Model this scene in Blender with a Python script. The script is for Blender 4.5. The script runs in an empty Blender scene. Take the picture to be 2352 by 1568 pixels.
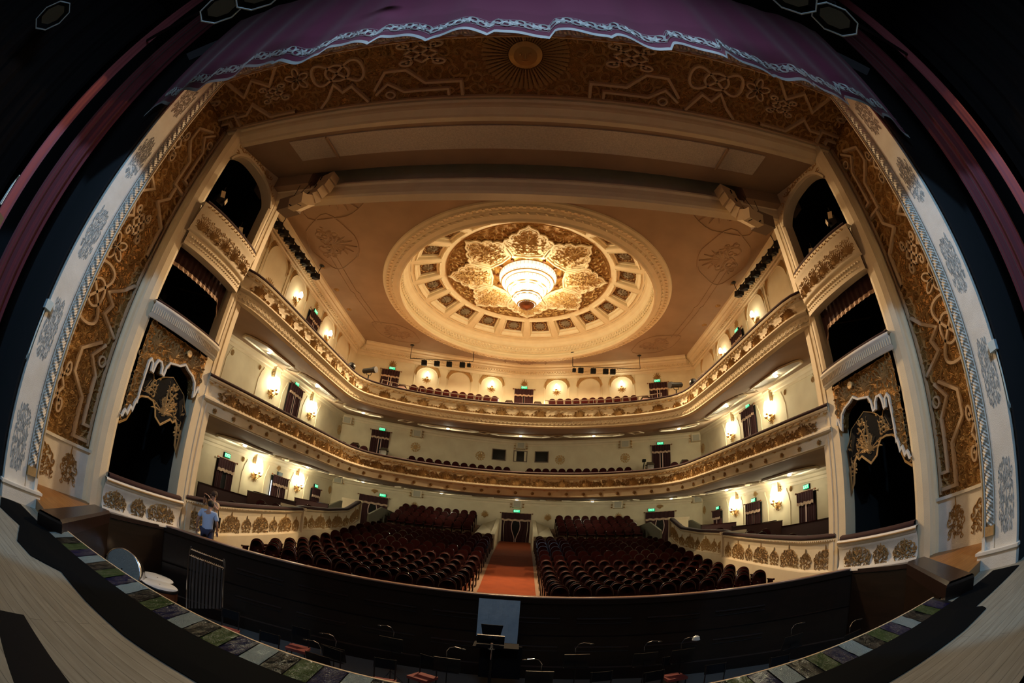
import bpy, math, random
from math import pi, sin, cos, radians, atan2, hypot
from mathutils import Matrix, Vector
random.seed(7)
SC = bpy.context.scene
COL = SC.collection
# ------------------------------------------------------------------ camera (diagonal fisheye, standing on the stage)
cam = bpy.data.cameras.new('camera'); cam_o = bpy.data.objects.new('camera', cam); COL.objects.link(cam_o); SC.camera = cam_o
cam.type = 'PANO'; cam.sensor_fit = 'HORIZONTAL'; cam.sensor_width = 24.461; cam.sensor_height = 24.461 * 1568 / 2352
cam.shift_x = 0.01197; cam.clip_start = 0.02; cam.clip_end = 300
def _rx(a): return Matrix.Rotation(a, 3, 'X')
def _rz(a): return Matrix.Rotation(a, 3, 'Z')
_base = Matrix(((1, 0, 0), (0, 0, -1), (0, 1, 0)))
_R = _rz(radians(4.4664)) @ _rx(radians(25.8973)) @ _base @ _rz(radians(4.5388))
cam_o.matrix_world = Matrix.Translation((0.30, 0, 1.6)) @ _R.to_4x4()
# ------------------------------------------------------------------ world, exposure
w = bpy.data.worlds.new('world'); SC.world = w; w.use_nodes = True
w.node_tree.nodes['Background'].inputs[0].default_value = (0.004, 0.005, 0.007, 1)
w.node_tree.nodes['Background'].inputs[1].default_value = 1.0
SC.view_settings.view_transform = 'Standard'; SC.view_settings.look = 'None'; SC.view_settings.gamma = 1; SC.view_settings.use_curve_mapping = False
SC.view_settings.exposure = 0.0
# light levels, tuned in one place
L_CHAND, L_DOME, L_SCONCE, L_SCONCE_TOP, L_DOWN, L_STAGE, L_VAL, L_WARM = 8600, 760, 60, 11, 34, 34, 12, 560
def light(name, kind, loc, energy, color, parent=None, size=0.1, rot=None, spot=None, size_y=None):
    l = bpy.data.lights.new(name, kind); l.energy = energy; l.color = color
    if kind in ('POINT', 'SPOT'): l.shadow_soft_size = size
    if kind == 'AREA':
        l.size = size
        if size_y: l.shape = 'RECTANGLE'; l.size_y = size_y
    if kind == 'SPOT': l.spot_size = spot[0]; l.spot_blend = spot[1]
    o = bpy.data.objects.new(name, l); COL.objects.link(o); o.location = loc
    if rot is not None: o.rotation_euler = rot
    if parent: o.parent = parent
    return o
def aim(o, target):
    d = Vector(target) - o.location
    o.rotation_euler = d.to_track_quat('-Z', 'Y').to_euler()
WARM = (1.0, 0.66, 0.36); SCN = (1.0, 0.93, 0.62); COLD = (0.55, 0.75, 1.0)
# daylight-blue working light over the stage (cold lamps in the fly tower)
o = light('stage_work_light', 'AREA', (0.5, -2.5, 10.5), L_STAGE * 7, COLD, size=5, size_y=3); aim(o, (0, 3.4, 0))
for sx in (-1, 1):
    o = light('stage_side_light', 'SPOT', (sx * 2.5, -1.5, 8.6), L_STAGE * 30, (0.34, 0.66, 1.0), size=0.1, spot=(radians(54), 0.12)); aim(o, (sx * 7.5, 3.6, 2.4))
for sx in (-2, -1, 0, 1, 2):
    o = light('valance_fill_light', 'SPOT', (sx * 2.7, 0.9, 7.0), L_VAL, (1.0, 0.86, 1.0), size=0.08, spot=(radians(66), 1.0)); aim(o, (sx * 2.6, 2.75, 7.95))  # unseen spots added to brighten the lower border of the valance
# unseen fill spots near the side ceiling bars, added to brighten the balcony fronts
for sx in (-1, 1):
    for tx, tz in ((2.5, 7.6), (-2.5, 4.2)):
        o = light('balcony_fill_light', 'SPOT', (sx * 10.9, 14.6, 13.2), 3400, (1.0, 0.74, 0.44), size=0.3, spot=(radians(44), 1.0)); aim(o, (-sx * tx, 19.6, tz))
# unseen warm spots placed in mid-air behind the beam, washing the gold portal
for sx in (-1, 1):
    o = light('portal_wash_light', 'SPOT', (sx * 3.2, 9.9, 10.2), L_WARM, (1.0, 0.55, 0.25), size=0.25, spot=(radians(70), 0.8)); aim(o, (-sx * 9.4, 5.2, 5.2))
    o = light('portal_wash_light', 'SPOT', (sx * 5.5, 12.4, 12.6), L_WARM * 0.6, (1.0, 0.6, 0.3), size=0.4, spot=(radians(50), 0.8)); aim(o, (sx * 8.6, 7.5, 4.2))

# ------------------------------------------------------------------ materials
def mat(name, color, rough=0.6, metal=0.0, spec=0.5, emit=None, es=0.0, nodes=None, sheen=0.0):
    m = bpy.data.materials.new(name); m.use_nodes = True
    nt = m.node_tree; b = nt.nodes['Principled BSDF']
    b.inputs['Base Color'].default_value = (*color, 1); b.inputs['Roughness'].default_value = rough
    b.inputs['Metallic'].default_value = metal; b.inputs['Specular IOR Level'].default_value = spec
    if sheen: b.inputs['Sheen Weight'].default_value = sheen
    if emit: b.inputs['Emission Color'].default_value = (*emit, 1); b.inputs['Emission Strength'].default_value = es
    if nodes: nodes(nt, b)
    return m
def N(nt, t, **kw):
    n = nt.nodes.new(t)
    for k, v in kw.items():
        if k in n.inputs: n.inputs[k].default_value = v
        else: setattr(n, k, v)
    return n
def tc(nt, scale=(1, 1, 1), src='Object'):
    c = N(nt, 'ShaderNodeTexCoord'); mp = N(nt, 'ShaderNodeMapping'); mp.inputs['Scale'].default_value = scale
    nt.links.new(c.outputs[src], mp.inputs[0]); return mp.outputs[0]
def mixcol(nt, fac, a, b):
    mx = N(nt, 'ShaderNodeMix'); mx.data_type = 'RGBA'
    nt.links.new(fac, mx.inputs[0])
    for i, c in ((6, a), (7, b)):
        if isinstance(c, tuple): mx.inputs[i].default_value = (*c, 1)
        else: nt.links.new(c, mx.inputs[i])
    return mx.outputs[2]
def ramp(nt, fac, p0, p1):
    r = N(nt, 'ShaderNodeMapRange'); r.inputs[1].default_value = p0; r.inputs[2].default_value = p1
    nt.links.new(fac, r.inputs[0]); return r.outputs[0]
def bump(nt, b, h, dist=0.05, strength=1.0):
    n = N(nt, 'ShaderNodeBump'); n.inputs['Distance'].default_value = dist; n.inputs['Strength'].default_value = strength
    nt.links.new(h, n.inputs['Height']); nt.links.new(n.outputs[0], b.inputs['Normal'])
def f_gold(scale=9.0, dist=0.06, dark=(0.30, 0.14, 0.03), lite=(0.85, 0.52, 0.20)):
    def f(nt, b):
        v = tc(nt)
        n1 = N(nt, 'ShaderNodeTexNoise', Scale=scale * 0.45, Detail=2.0, Distortion=1.6); nt.links.new(v, n1.inputs['Vector'])
        n2 = N(nt, 'ShaderNodeTexVoronoi', Scale=scale); n2.feature = 'SMOOTH_F1'
        w_ = N(nt, 'ShaderNodeVectorMath'); w_.operation = 'ADD'; nt.links.new(v, w_.inputs[0]); nt.links.new(n1.outputs['Color'], w_.inputs[1]); nt.links.new(w_.outputs[0], n2.inputs['Vector'])
        h = ramp(nt, n2.outputs['Distance'], 0.05, 0.5)
        nt.links.new(mixcol(nt, h, lite, dark), b.inputs['Base Color'])
        inv = N(nt, 'ShaderNodeMath'); inv.operation = 'SUBTRACT'; inv.inputs[0].default_value = 1.0; nt.links.new(h, inv.inputs[1])
        bump(nt, b, inv.outputs[0], dist)
    return f
def f_plaster(c, c2, scale=1.2, bs=60, bd=0.004):
    def f(nt, b):
        v = tc(nt); n1 = N(nt, 'ShaderNodeTexNoise', Scale=scale, Detail=3.0); nt.links.new(v, n1.inputs['Vector'])
        nt.links.new(mixcol(nt, ramp(nt, n1.outputs[0], 0.3, 0.7), c, c2), b.inputs['Base Color'])
        n2 = N(nt, 'ShaderNodeTexNoise', Scale=bs, Detail=2.0); nt.links.new(v, n2.inputs['Vector']); bump(nt, b, n2.outputs[0], bd)
    return f
def f_wood(c, c2, scale=(1, 12, 1), planks=None, rough=None):
    def f(nt, b):
        v = tc(nt, scale); n1 = N(nt, 'ShaderNodeTexNoise', Scale=1.6, Detail=5.0, Distortion=0.4); nt.links.new(v, n1.inputs['Vector'])
        col = mixcol(nt, ramp(nt, n1.outputs[0], 0.3, 0.7), c, c2)
        if planks:
            v2 = tc(nt, planks); br = N(nt, 'ShaderNodeTexBrick', Scale=1.0); br.inputs['Mortar Size'].default_value = 0.004
            br.inputs['Color1'].default_value = (1, 1, 1, 1); br.inputs['Color2'].default_value = (0.90, 0.90, 0.90, 1); br.inputs['Mortar'].default_value = (0.45, 0.45, 0.45, 1)
            br.inputs['Brick Width'].default_value = 3.0; br.inputs['Row Height'].default_value = 0.14
            nt.links.new(v2, br.inputs['Vector'])
            mm = N(nt, 'ShaderNodeMix'); mm.data_type = 'RGBA'; mm.blend_type = 'MULTIPLY'; mm.inputs[0].default_value = 1
            nt.links.new(col, mm.inputs[6]); nt.links.new(br.outputs[0], mm.inputs[7]); col = mm.outputs[2]
        nt.links.new(col, b.inputs['Base Color'])
        bump(nt, b, n1.outputs[0], 0.003)
    return f
def f_relief(c, c2, scale=14, dist=0.03):
    def f(nt, b):
        v = tc(nt); n1 = N(nt, 'ShaderNodeTexNoise', Scale=scale * 0.4, Detail=1.0, Distortion=2.5); nt.links.new(v, n1.inputs['Vector'])
        n2 = N(nt, 'ShaderNodeTexVoronoi', Scale=scale); w_ = N(nt, 'ShaderNodeVectorMath'); w_.operation = 'ADD'
        nt.links.new(v, w_.inputs[0]); nt.links.new(n1.outputs['Color'], w_.inputs[1]); nt.links.new(w_.outputs[0], n2.inputs['Vector'])
        h = ramp(nt, n2.outputs['Distance'], 0.1, 0.55); nt.links.new(mixcol(nt, h, c, c2), b.inputs['Base Color']); bump(nt, b, h, dist)
    return f
def f_crinkle(nt, b):
    v = tc(nt, src='Object'); n2 = N(nt, 'ShaderNodeTexVoronoi', Scale=26.0); n2.feature = 'F1'; n1 = N(nt, 'ShaderNodeTexNoise', Scale=9.0, Detail=3.0); nt.links.new(v, n1.inputs['Vector'])
    w_ = N(nt, 'ShaderNodeVectorMath'); w_.operation = 'ADD'; nt.links.new(v, w_.inputs[0]); nt.links.new(n1.outputs['Color'], w_.inputs[1]); nt.links.new(w_.outputs[0], n2.inputs['Vector'])
    bump(nt, b, n2.outputs['Distance'], 0.05)
def f_rope(nt, b):
    v = tc(nt); wv = N(nt, 'ShaderNodeTexWave', Scale=3.0); wv.bands_direction = 'DIAGONAL'; nt.links.new(v, wv.inputs['Vector']); bump(nt, b, wv.outputs[0], 0.05)
def f_band(c, c2, scale=7.0, axis='X', dist=0.03):
    def f(nt, b):
        v = tc(nt); wv = N(nt, 'ShaderNodeTexWave', Scale=scale); wv.bands_direction = axis; nt.links.new(v, wv.inputs['Vector'])
        nt.links.new(mixcol(nt, wv.outputs[1], c2, c), b.inputs['Base Color']); bump(nt, b, wv.outputs[1], dist)
    return f
CREAM = (0.80, 0.70, 0.50); CREAM2 = (0.72, 0.61, 0.42)
M = dict(
    wall=mat('wall_plaster', CREAM, 0.75, nodes=f_plaster((0.80, 0.71, 0.50), (0.70, 0.60, 0.41))),
    cream=mat('cream_paint', (0.82, 0.71, 0.50), 0.55, nodes=f_plaster((0.82, 0.71, 0.50), (0.76, 0.64, 0.44), 2)),
    ceil=mat('ceiling_paint', (0.36, 0.245, 0.16), 0.8, nodes=f_plaster((0.36, 0.245, 0.16), (0.29, 0.195, 0.125), 0.8)),
    white=mat('white_plaster', (0.78, 0.76, 0.70), 0.55, nodes=f_plaster((0.80, 0.78, 0.72), (0.70, 0.67, 0.60), 3)),
    rope=mat('rope_moulding', (0.72, 0.68, 0.60), 0.5, nodes=f_rope),
    arab=mat('arabesque_relief', (0.66, 0.65, 0.6), 0.6, nodes=f_relief((0.74, 0.72, 0.66), (0.60, 0.58, 0.53), 22, 0.01)),
    softrel=mat('soffit_relief', (0.6, 0.5, 0.4), 0.5, nodes=f_relief((0.78, 0.68, 0.52), (0.42, 0.33, 0.22), 26, 0.02)),
    panel=mat('rough_plaster', (0.6, 0.54, 0.46), 0.9, nodes=f_plaster((0.64, 0.56, 0.47), (0.50, 0.44, 0.37), 18, 30, 0.02)), railtop=mat('rail_top_lit_wood', (0.30, 0.17, 0.11), 0.3, spec=0.8),  # top rail: lighter wood colour paints in the brightly lit upper face
    goldwall=mat('gold_carved_ground', (0.6, 0.35, 0.1), 0.34, 0.4, nodes=f_gold(9, 0.10, (0.34, 0.17, 0.045), (0.85, 0.52, 0.20))),
    goldfield=mat('gold_scroll_ground', (0.6, 0.35, 0.1), 0.4, 0.5, nodes=f_gold(10, 0.06)),
    gold=mat('gold_leaf', (0.85, 0.56, 0.24), 0.36, 0.25, nodes=f_gold(40, 0.010, (0.74, 0.46, 0.18), (0.95, 0.68, 0.34))),
    dkgold=mat('old_gold', (0.42, 0.25, 0.09), 0.4, 0.6),
    strap=mat('strapwork_plaster', (0.50, 0.36, 0.23), 0.55),
    velvet=mat('dark_red_velvet', (0.030, 0.003, 0.004), 0.8, sheen=0.08),
    seatred=mat('seat_red_velvet', (0.036, 0.0020, 0.0010), 0.6, spec=0.12),
    seatwood=mat('seat_lacquered_wood', (0.022, 0.0035, 0.003), 0.14, spec=0.9),
    curtain=mat('door_curtain_velvet', (0.035, 0.006, 0.008), 0.85),
    fringe=mat('gold_fringe', (0.72, 0.50, 0.36), 0.7, nodes=f_band((0.8, 0.6, 0.45), (0.45, 0.28, 0.18), 14, 'X', 0.01)),
    trim=mat('pale_trim', (0.60, 0.42, 0.38), 0.7),
    black=mat('black_paint', (0.006, 0.006, 0.007), 0.7, spec=0.15),
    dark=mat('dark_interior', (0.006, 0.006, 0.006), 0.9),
    cloth=mat('black_cloth', (0.004, 0.005, 0.006), 0.95, spec=0.05),
    blackmetal=mat('black_metal', (0.015, 0.015, 0.016), 0.4, 0.3),
    chrome=mat('chrome', (0.7, 0.7, 0.72), 0.2, 1.0),
    carpet=mat('orange_carpet', (0.46, 0.09, 0.012), 0.95, nodes=f_plaster((0.30, 0.055, 0.008), (0.24, 0.042, 0.006), 3, 200, 0.004)),
    floorhall=mat('hall_floor', (0.28, 0.17, 0.10), 0.6),
    stage=mat('stage_planks', (0.40, 0.36, 0.28), 0.55, nodes=f_wood((0.32, 0.31, 0.25), (0.23, 0.22, 0.17), (1.2, 14, 1), planks=(1, 1, 1))),
    apron=mat('apron_boards', (0.32, 0.16, 0.04), 0.45, nodes=f_wood((0.36, 0.18, 0.05), (0.24, 0.11, 0.03), (1.2, 10, 1), planks=(1, 1, 1))),
    pitwood=mat('dark_pit_wood', (0.030, 0.016, 0.010), 0.35, nodes=f_wood((0.016, 0.008, 0.005), (0.009, 0.005, 0.003), (1, 1, 6))),
    railwood=mat('rail_lacquered_wood', (0.05, 0.022, 0.016), 0.28, spec=0.8, nodes=f_wood((0.026, 0.013, 0.011), (0.015, 0.008, 0.007), (8, 8, 1))),
    pitfloor=mat('pit_floor', (0.10, 0.11, 0.11), 0.8),
    purple=mat('purple_valance_velvet', (0.22, 0.020, 0.085), 0.7, sheen=0.4),
    silver=mat('silver_embroidery', (0.75, 0.85, 0.86), 0.45, 0.1),
    wine=mat('wine_side_drape', (0.14, 0.010, 0.018), 0.8, sheen=0.3),
    wineband=mat('wine_leg_edge', (0.28, 0.06, 0.07), 0.8, sheen=0.2),
    blackdrape=mat('black_stage_drape', (0.006, 0.006, 0.008), 0.95),
    shade=mat('lit_glass', (1, 1, 1), 0.3, emit=(1.0, 0.95, 0.68), es=14.0),
    crystal=mat('lit_crystal', (0.35, 0.34, 0.28), 0.3, emit=(1.0, 0.97, 0.84), es=1.0),
    crystalrib=mat('dim_crystal', (0.4, 0.33, 0.16), 0.25, emit=(0.8, 0.7, 0.35), es=0.35),
    brass=mat('polished_brass', (0.75, 0.48, 0.18), 0.25, 0.9),
    bronze=mat('bronze_bowl', (0.25, 0.09, 0.04), 0.35, 0.6),
    bulb=mat('lit_bulb', (1, 1, 1), 0.3, emit=(1.0, 0.95, 0.75), es=22.0),
    green=mat('green_sign', (0.0, 0.4, 0.15), 0.5, emit=(0.0, 0.85, 0.35), es=0.85),
    greentext=mat('sign_letters', (0.8, 1, 0.9), 0.5, emit=(0.55, 1.0, 0.75), es=1.1),
    signoff=mat('unlit_sign', (0.03, 0.06, 0.08), 0.4), signofft=mat('unlit_sign_letters', (0.2, 0.3, 0.35), 0.5),
    grille=mat('speaker_grille', (0.50, 0.47, 0.37), 0.8), spk=mat('cream_cabinet', (0.60, 0.46, 0.28), 0.6), spkdk=mat('brown_cabinet', (0.22, 0.15, 0.10), 0.6),
    glass=mat('booth_glass', (0.015, 0.015, 0.012), 0.08, spec=0.8), frame=mat('window_frame', (0.16, 0.10, 0.06), 0.5),
    gel_w=mat('white_gel', (0.42, 0.58, 0.62), 0.25, nodes=f_crinkle), gel_k=mat('black_gel', (0.006, 0.006, 0.01), 0.12, nodes=f_crinkle),
    gel_g=mat('green_gel', (0.06, 0.13, 0.03), 0.15, nodes=f_crinkle), gel_b=mat('blue_gel', (0.005, 0.008, 0.09), 0.15, nodes=f_crinkle),
    sheet=mat('pale_blue_sheet', (0.42, 0.62, 0.80), 0.8, nodes=f_plaster((0.44, 0.64, 0.80), (0.34, 0.52, 0.70), 3, 12, 0.01)),
    drum=mat('drum_skin', (0.62, 0.66, 0.68), 0.5), copper=mat('drum_copper', (0.3, 0.12, 0.06), 0.3, 0.8), pitred=mat('pit_chair_red', (0.20, 0.04, 0.035), 0.7),
    skin=mat('skin', (0.42, 0.24, 0.16), 0.55), hair=mat('dark_hair', (0.012, 0.009, 0.007), 0.7), shirtb=mat('light_blue_shirt', (0.42, 0.56, 0.82), 0.8),
    shirtt=mat('beige_t_shirt', (0.52, 0.40, 0.28), 0.85), trousers=mat('dark_trousers', (0.012, 0.014, 0.013), 0.8), jeans=mat('navy_trousers', (0.03, 0.04, 0.09), 0.8),
    rim=mat('lamp_rim_gleam', (0.55, 0.72, 0.8), 0.35, 0.2), lens=mat('lamp_lens', (0.02, 0.05, 0.05), 0.1, spec=0.8),  # rim: pale blue colour stands in for the cold gleam on metal
    lampon=mat('working_lamp', (1, 1, 1), 0.3, emit=(0.55, 0.65, 1.0), es=9.0), coffer=mat('coffer_ground', (0.42, 0.20, 0.08), 0.5, 0.2, nodes=f_relief((0.52, 0.26, 0.11), (0.25, 0.10, 0.03), 24, 0.03)),
    ramp=mat('grey_green_paint', (0.14, 0.13, 0.09), 0.7), lensgold=mat('bright_gold_boss', (1.0, 0.66, 0.28), 0.5, 0.0),
    chromedk=mat('dull_steel', (0.25, 0.25, 0.27), 0.3, 0.9), hairshort=mat('cropped_hair', (0.05, 0.03, 0.02), 0.8),
    daylight=mat('daylit_gap', (1, 1, 1), 0.5, emit=(0.6, 0.8, 1.0), es=1.6),
)
# ------------------------------------------------------------------ mesh helpers
class MB:
    def __init__(s): s.v = []; s.f = []; s.m = []
    def add(s, vs, fs, mi=0):
        n = len(s.v); s.v += [tuple(p) for p in vs]
        for f in fs: s.f.append([i + n for i in f]); s.m.append(mi)
    def box(s, c, d, rz=0.0, mi=0, tilt=0.0):
        x, y, z = d[0] / 2, d[1] / 2, d[2] / 2; vs = []
        for a in (-x, x):
            for b in (-y, y):
                for e in (-z, z):
                    bb, ee = b * cos(tilt) - e * sin(tilt), b * sin(tilt) + e * cos(tilt)
                    vs.append((c[0] + a * cos(rz) - bb * sin(rz), c[1] + a * sin(rz) + bb * cos(rz), c[2] + ee))
        s.add(vs, [(0, 1, 3, 2), (4, 6, 7, 5), (0, 4, 5, 1), (2, 3, 7, 6), (0, 2, 6, 4), (1, 5, 7, 3)], mi)
    def tube(s, pts, r, n=6, mi=0, cap=True, closed=False):
        pts = [Vector(p) for p in pts]; k = len(pts); rs = r if isinstance(r, (list, tuple)) else [r] * k; vs = []; up = None
        for i, p in enumerate(pts):
            a = pts[(i - 1) % k] if (closed or i > 0) else p; b = pts[(i + 1) % k] if (closed or i < k - 1) else p
            t = (b - a).normalized()
            if up is None: up = Vector((0, 0, 1)) if abs(t.z) < 0.9 else Vector((1, 0, 0))
            sd = t.cross(up)
            if sd.length < 1e-4: sd = t.cross(Vector((1, 0.3, 0)))
            sd.normalize(); u2 = sd.cross(t).normalized(); up = u2
            for j in range(n):
                an = 2 * pi * j / n; vs.append(p + (sd * cos(an) + u2 * sin(an)) * rs[i])
        fs = []
        for i in range(k if closed else k - 1):
            i2 = (i + 1) % k
            for j in range(n): j2 = (j + 1) % n; fs.append((i * n + j, i * n + j2, i2 * n + j2, i2 * n + j))
        if cap and not closed: fs.append(tuple(range(n - 1, -1, -1))); fs.append(tuple((k - 1) * n + j for j in range(n)))
        s.add(vs, fs, mi)
    def lathe(s, prof, c=(0, 0, 0), n=32, mi=0, a0=0.0, a1=2 * pi, sx=1.0, sy=1.0, axis=None):
        full = abs(a1 - a0 - 2 * pi) < 1e-6; cnt = n if full else n + 1; vs = []
        for i in range(cnt):
            a = a0 + (a1 - a0) * i / n
            for r, z in prof:
                p = Vector((r * cos(a) * sx, r * sin(a) * sy, z))
                if axis: p = axis @ p
                vs.append((c[0] + p[0], c[1] + p[1], c[2] + p[2]))
        k = len(prof); fs = []
        for i in range(n):
            i2 = (i + 1) % cnt
            for j in range(k - 1): fs.append((i * k + j, i2 * k + j, i2 * k + j + 1, i * k + j + 1))
        s.add(vs, fs, mi)
    def grid(s, rows, mi=0):
        n = len(rows[0]); vs = [p for r in rows for p in r]; fs = []
        for i in range(len(rows) - 1):
            for j in range(n - 1): fs.append((i * n + j, i * n + j + 1, (i + 1) * n + j + 1, (i + 1) * n + j))
        s.add(vs, fs, mi)
    def prism(s, poly, fn, h, mi=0):   # poly in (u,v), fn(u,v,n) -> world; front at n=h
        k = len(poly); vs = [fn(u, v, h) for u, v in poly] + [fn(u, v, 0) for u, v in poly]
        fs = [tuple(range(k)), tuple(range(2 * k - 1, k - 1, -1))] + [(i, i + k, (i + 1) % k + k, (i + 1) % k) for i in range(k)]
        s.add(vs, fs, mi)
    def sphere(s, c, r, n=10, mi=0, sc=(1, 1, 1)):
        prof = [(r * sin(pi * i / n), -r * cos(pi * i / n) * sc[2]) for i in range(n + 1)]
        s.lathe(prof, c, n + 2, mi, sx=sc[0], sy=sc[1])
    def build(s, name, mats, parent=None, smooth=False, loc=None):
        me = bpy.data.meshes.new(name); me.from_pydata(s.v, [], s.f)
        if not isinstance(mats, (list, tuple)): mats = [mats]
        for m_ in mats: me.materials.append(m_)
        if len(mats) > 1: me.polygons.foreach_set('material_index', s.m)
        if smooth: me.polygons.foreach_set('use_smooth', [True] * len(s.f))
        me.update(); o = bpy.data.objects.new(name, me); COL.objects.link(o)
        if parent: o.parent = parent
        if loc is not None: o.location = loc
        return o
def tag(o, label=None, cat=None, group=None, kind=None):
    if label: o['label'] = label
    if cat: o['category'] = cat
    if group: o['group'] = group
    if kind: o['kind'] = kind
    return o
def struct(o, label=None): o['kind'] = 'structure'; return tag(o, label) if label else o
def empty(name, loc=(0, 0, 0), rz=0.0):
    o = bpy.data.objects.new(name, None); COL.objects.link(o); o.location = loc; o.rotation_euler = (0, 0, rz); o.empty_display_size = 0.2; return o
def copy_tree(o, parent=None):
    c = o.copy(); COL.objects.link(c)
    if parent: c.parent = parent
    for ch in list(o.children): copy_tree(ch, c)
    return c
ORD = ['first', 'second', 'third', 'fourth', 'fifth', 'sixth', 'seventh', 'eighth', 'ninth', 'tenth', 'eleventh', 'twelfth', 'thirteenth', 'fourteenth', 'fifteenth', 'sixteenth', 'seventeenth', 'eighteenth', 'nineteenth', 'twentieth']
SIDE = {-1: 'left', 1: 'right'}
W2 = 12.0
def yback(x): return 30 - 3.05 * (abs(x) / 12) ** 1.35
def smooth_path(pts, it=2):
    for _ in range(it):
        q = [pts[0]]
        for a, b in zip(pts, pts[1:]):
            q += [tuple(a[i] * .75 + b[i] * .25 for i in range(len(a))), tuple(a[i] * .25 + b[i] * .75 for i in range(len(a)))]
        q.append(pts[-1]); pts = q
    return pts
class Path:
    """plan path; n points to the side given by flip; f(u, d) -> (x, y)"""
    def __init__(s, pts, flip=1):
        s.p = [Vector(p[:2]) for p in pts]; s.l = [0.0]
        for a, b in zip(s.p, s.p[1:]): s.l.append(s.l[-1] + (b - a).length)
        s.L = s.l[-1]; s.nr = []
        for i in range(len(s.p)):
            t = (s.p[min(i + 1, len(s.p) - 1)] - s.p[max(i - 1, 0)]).normalized(); s.nr.append(Vector((t.y, -t.x)) * flip)
    def __call__(s, u, d=0.0):
        u = min(max(u, 0.0), s.L)
        lo, hi = 0, len(s.l) - 1
        while hi - lo > 1:
            m_ = (lo + hi) // 2
            if s.l[m_] <= u: lo = m_
            else: hi = m_
        t = (u - s.l[lo]) / max(s.l[hi] - s.l[lo], 1e-9); p = s.p[lo].lerp(s.p[hi], t); n = s.nr[lo].lerp(s.nr[hi], t).normalized()
        return (p.x + n.x * d, p.y + n.y * d)
    def fn(s, z0=0.0, d0=0.0, lean=0.0):
        def g(u, v, n=0.0):
            x, y = s(u, d0 + n + lean * v); return (x, y, z0 + v)
        return g
    def sweep(s, mb, prof, mi=0, step=0.35, u0=0.0, u1=None, zf=None):
        u1 = s.L if u1 is None else u1; n = max(2, int((u1 - u0) / step)); rows = []
        for i in range(n + 1):
            u = u0 + (u1 - u0) * i / n; dz = zf(u / s.L) if zf else 0.0
            rows.append([(*s(u, d), z + dz) for d, z in prof])
        mb.grid(rows, mi)
def mirror_pts(half): return [(-x, y) for x, y in half] + [(x, y) for x, y in reversed(half[:-1])]
# ---- carved foliage
def leaf(mb, fn, u, v, ang, L, curl=0.0, w=0.05, h=0.03, seg=6, mi=0, taper=1.0):
    vs = []; a = ang; x, y = u, v; ds = L / seg
    for i in range(seg + 1):
        t = i / seg; ww = w * (sin(pi * min(1, (t * 0.85 + 0.15))) ** 0.7) * (1 - 0.35 * t * taper) + 0.002; hh = h * (0.5 + 0.5 * sin(pi * (0.2 + 0.7 * t)))
        nx, ny = -sin(a) * ww, cos(a) * ww
        vs += [fn(x + nx, y + ny, 0.0), fn(x, y, hh), fn(x - nx, y - ny, 0.0)]
        x += cos(a) * ds; y += sin(a) * ds; a += curl / seg * (0.6 + 0.8 * t)
    fs = []
    for i in range(seg):
        b = i * 3; fs += [(b, b + 1, b + 4, b + 3), (b + 1, b + 2, b + 5, b + 4)]
    mb.add(vs, fs, mi)
def palmette(mb, fn, u, v, w, h, n=7, mi=0, dep=0.05, up=1.0):
    for i in range(n):
        t = (i + 0.5) / n; a = pi * (0.06 + 0.88 * t) if up > 0 else -pi * (0.06 + 0.88 * t)
        k = 1 - abs(2 * t - 1); L = h * (0.55 + 0.45 * k)
        leaf(mb, fn, u, v, a, L, (1 if t < 0.5 else -1) * (-1.2) * (1 - k) * up, w * 0.09, dep, 5, mi)
    for s_ in (-1, 1):
        leaf(mb, fn, u + s_ * w * 0.04, v + h * 0.04 * up, (0.15 if s_ > 0 else pi - 0.15) * up, w * 0.85, s_ * 5.2 * up, w * 0.05, dep * 0.9, 12, mi)
        leaf(mb, fn, u + s_ * w * 0.10, v + h * 0.25 * up, (0.9 if s_ > 0 else pi - 0.9) * up, w * 0.55, -s_ * 4.6 * up, w * 0.045, dep * 0.9, 10, mi)
    mb.add([fn(u + w * 0.11 * cos(k * pi / 3), v + h * 0.22 * up + w * 0.11 * sin(k * pi / 3), 0.01) for k in range(6)] + [fn(u, v + h * 0.22 * up, dep * 1.3)], [(k, (k + 1) % 6, 6) for k in range(6)], mi)
def scroll(mb, fn, u, v, w, h, s_=1, mi=0, dep=0.05):
    leaf(mb, fn, u, v, 0.9 if s_ > 0 else pi - 0.9, w * 1.5, -s_ * 6.2, w * 0.07, dep, 14, mi)
    for k in range(5):
        leaf(mb, fn, u + s_ * w * (0.08 + 0.15 * k), v + h * (0.10 + 0.12 * sin(k)), (1.1 - 0.25 * k) if s_ > 0 else pi - (1.1 - 0.25 * k), h * (0.5 - 0.05 * k), s_ * (1.6 if k % 2 else -1.9), w * 0.055, dep, 5, mi)
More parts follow.
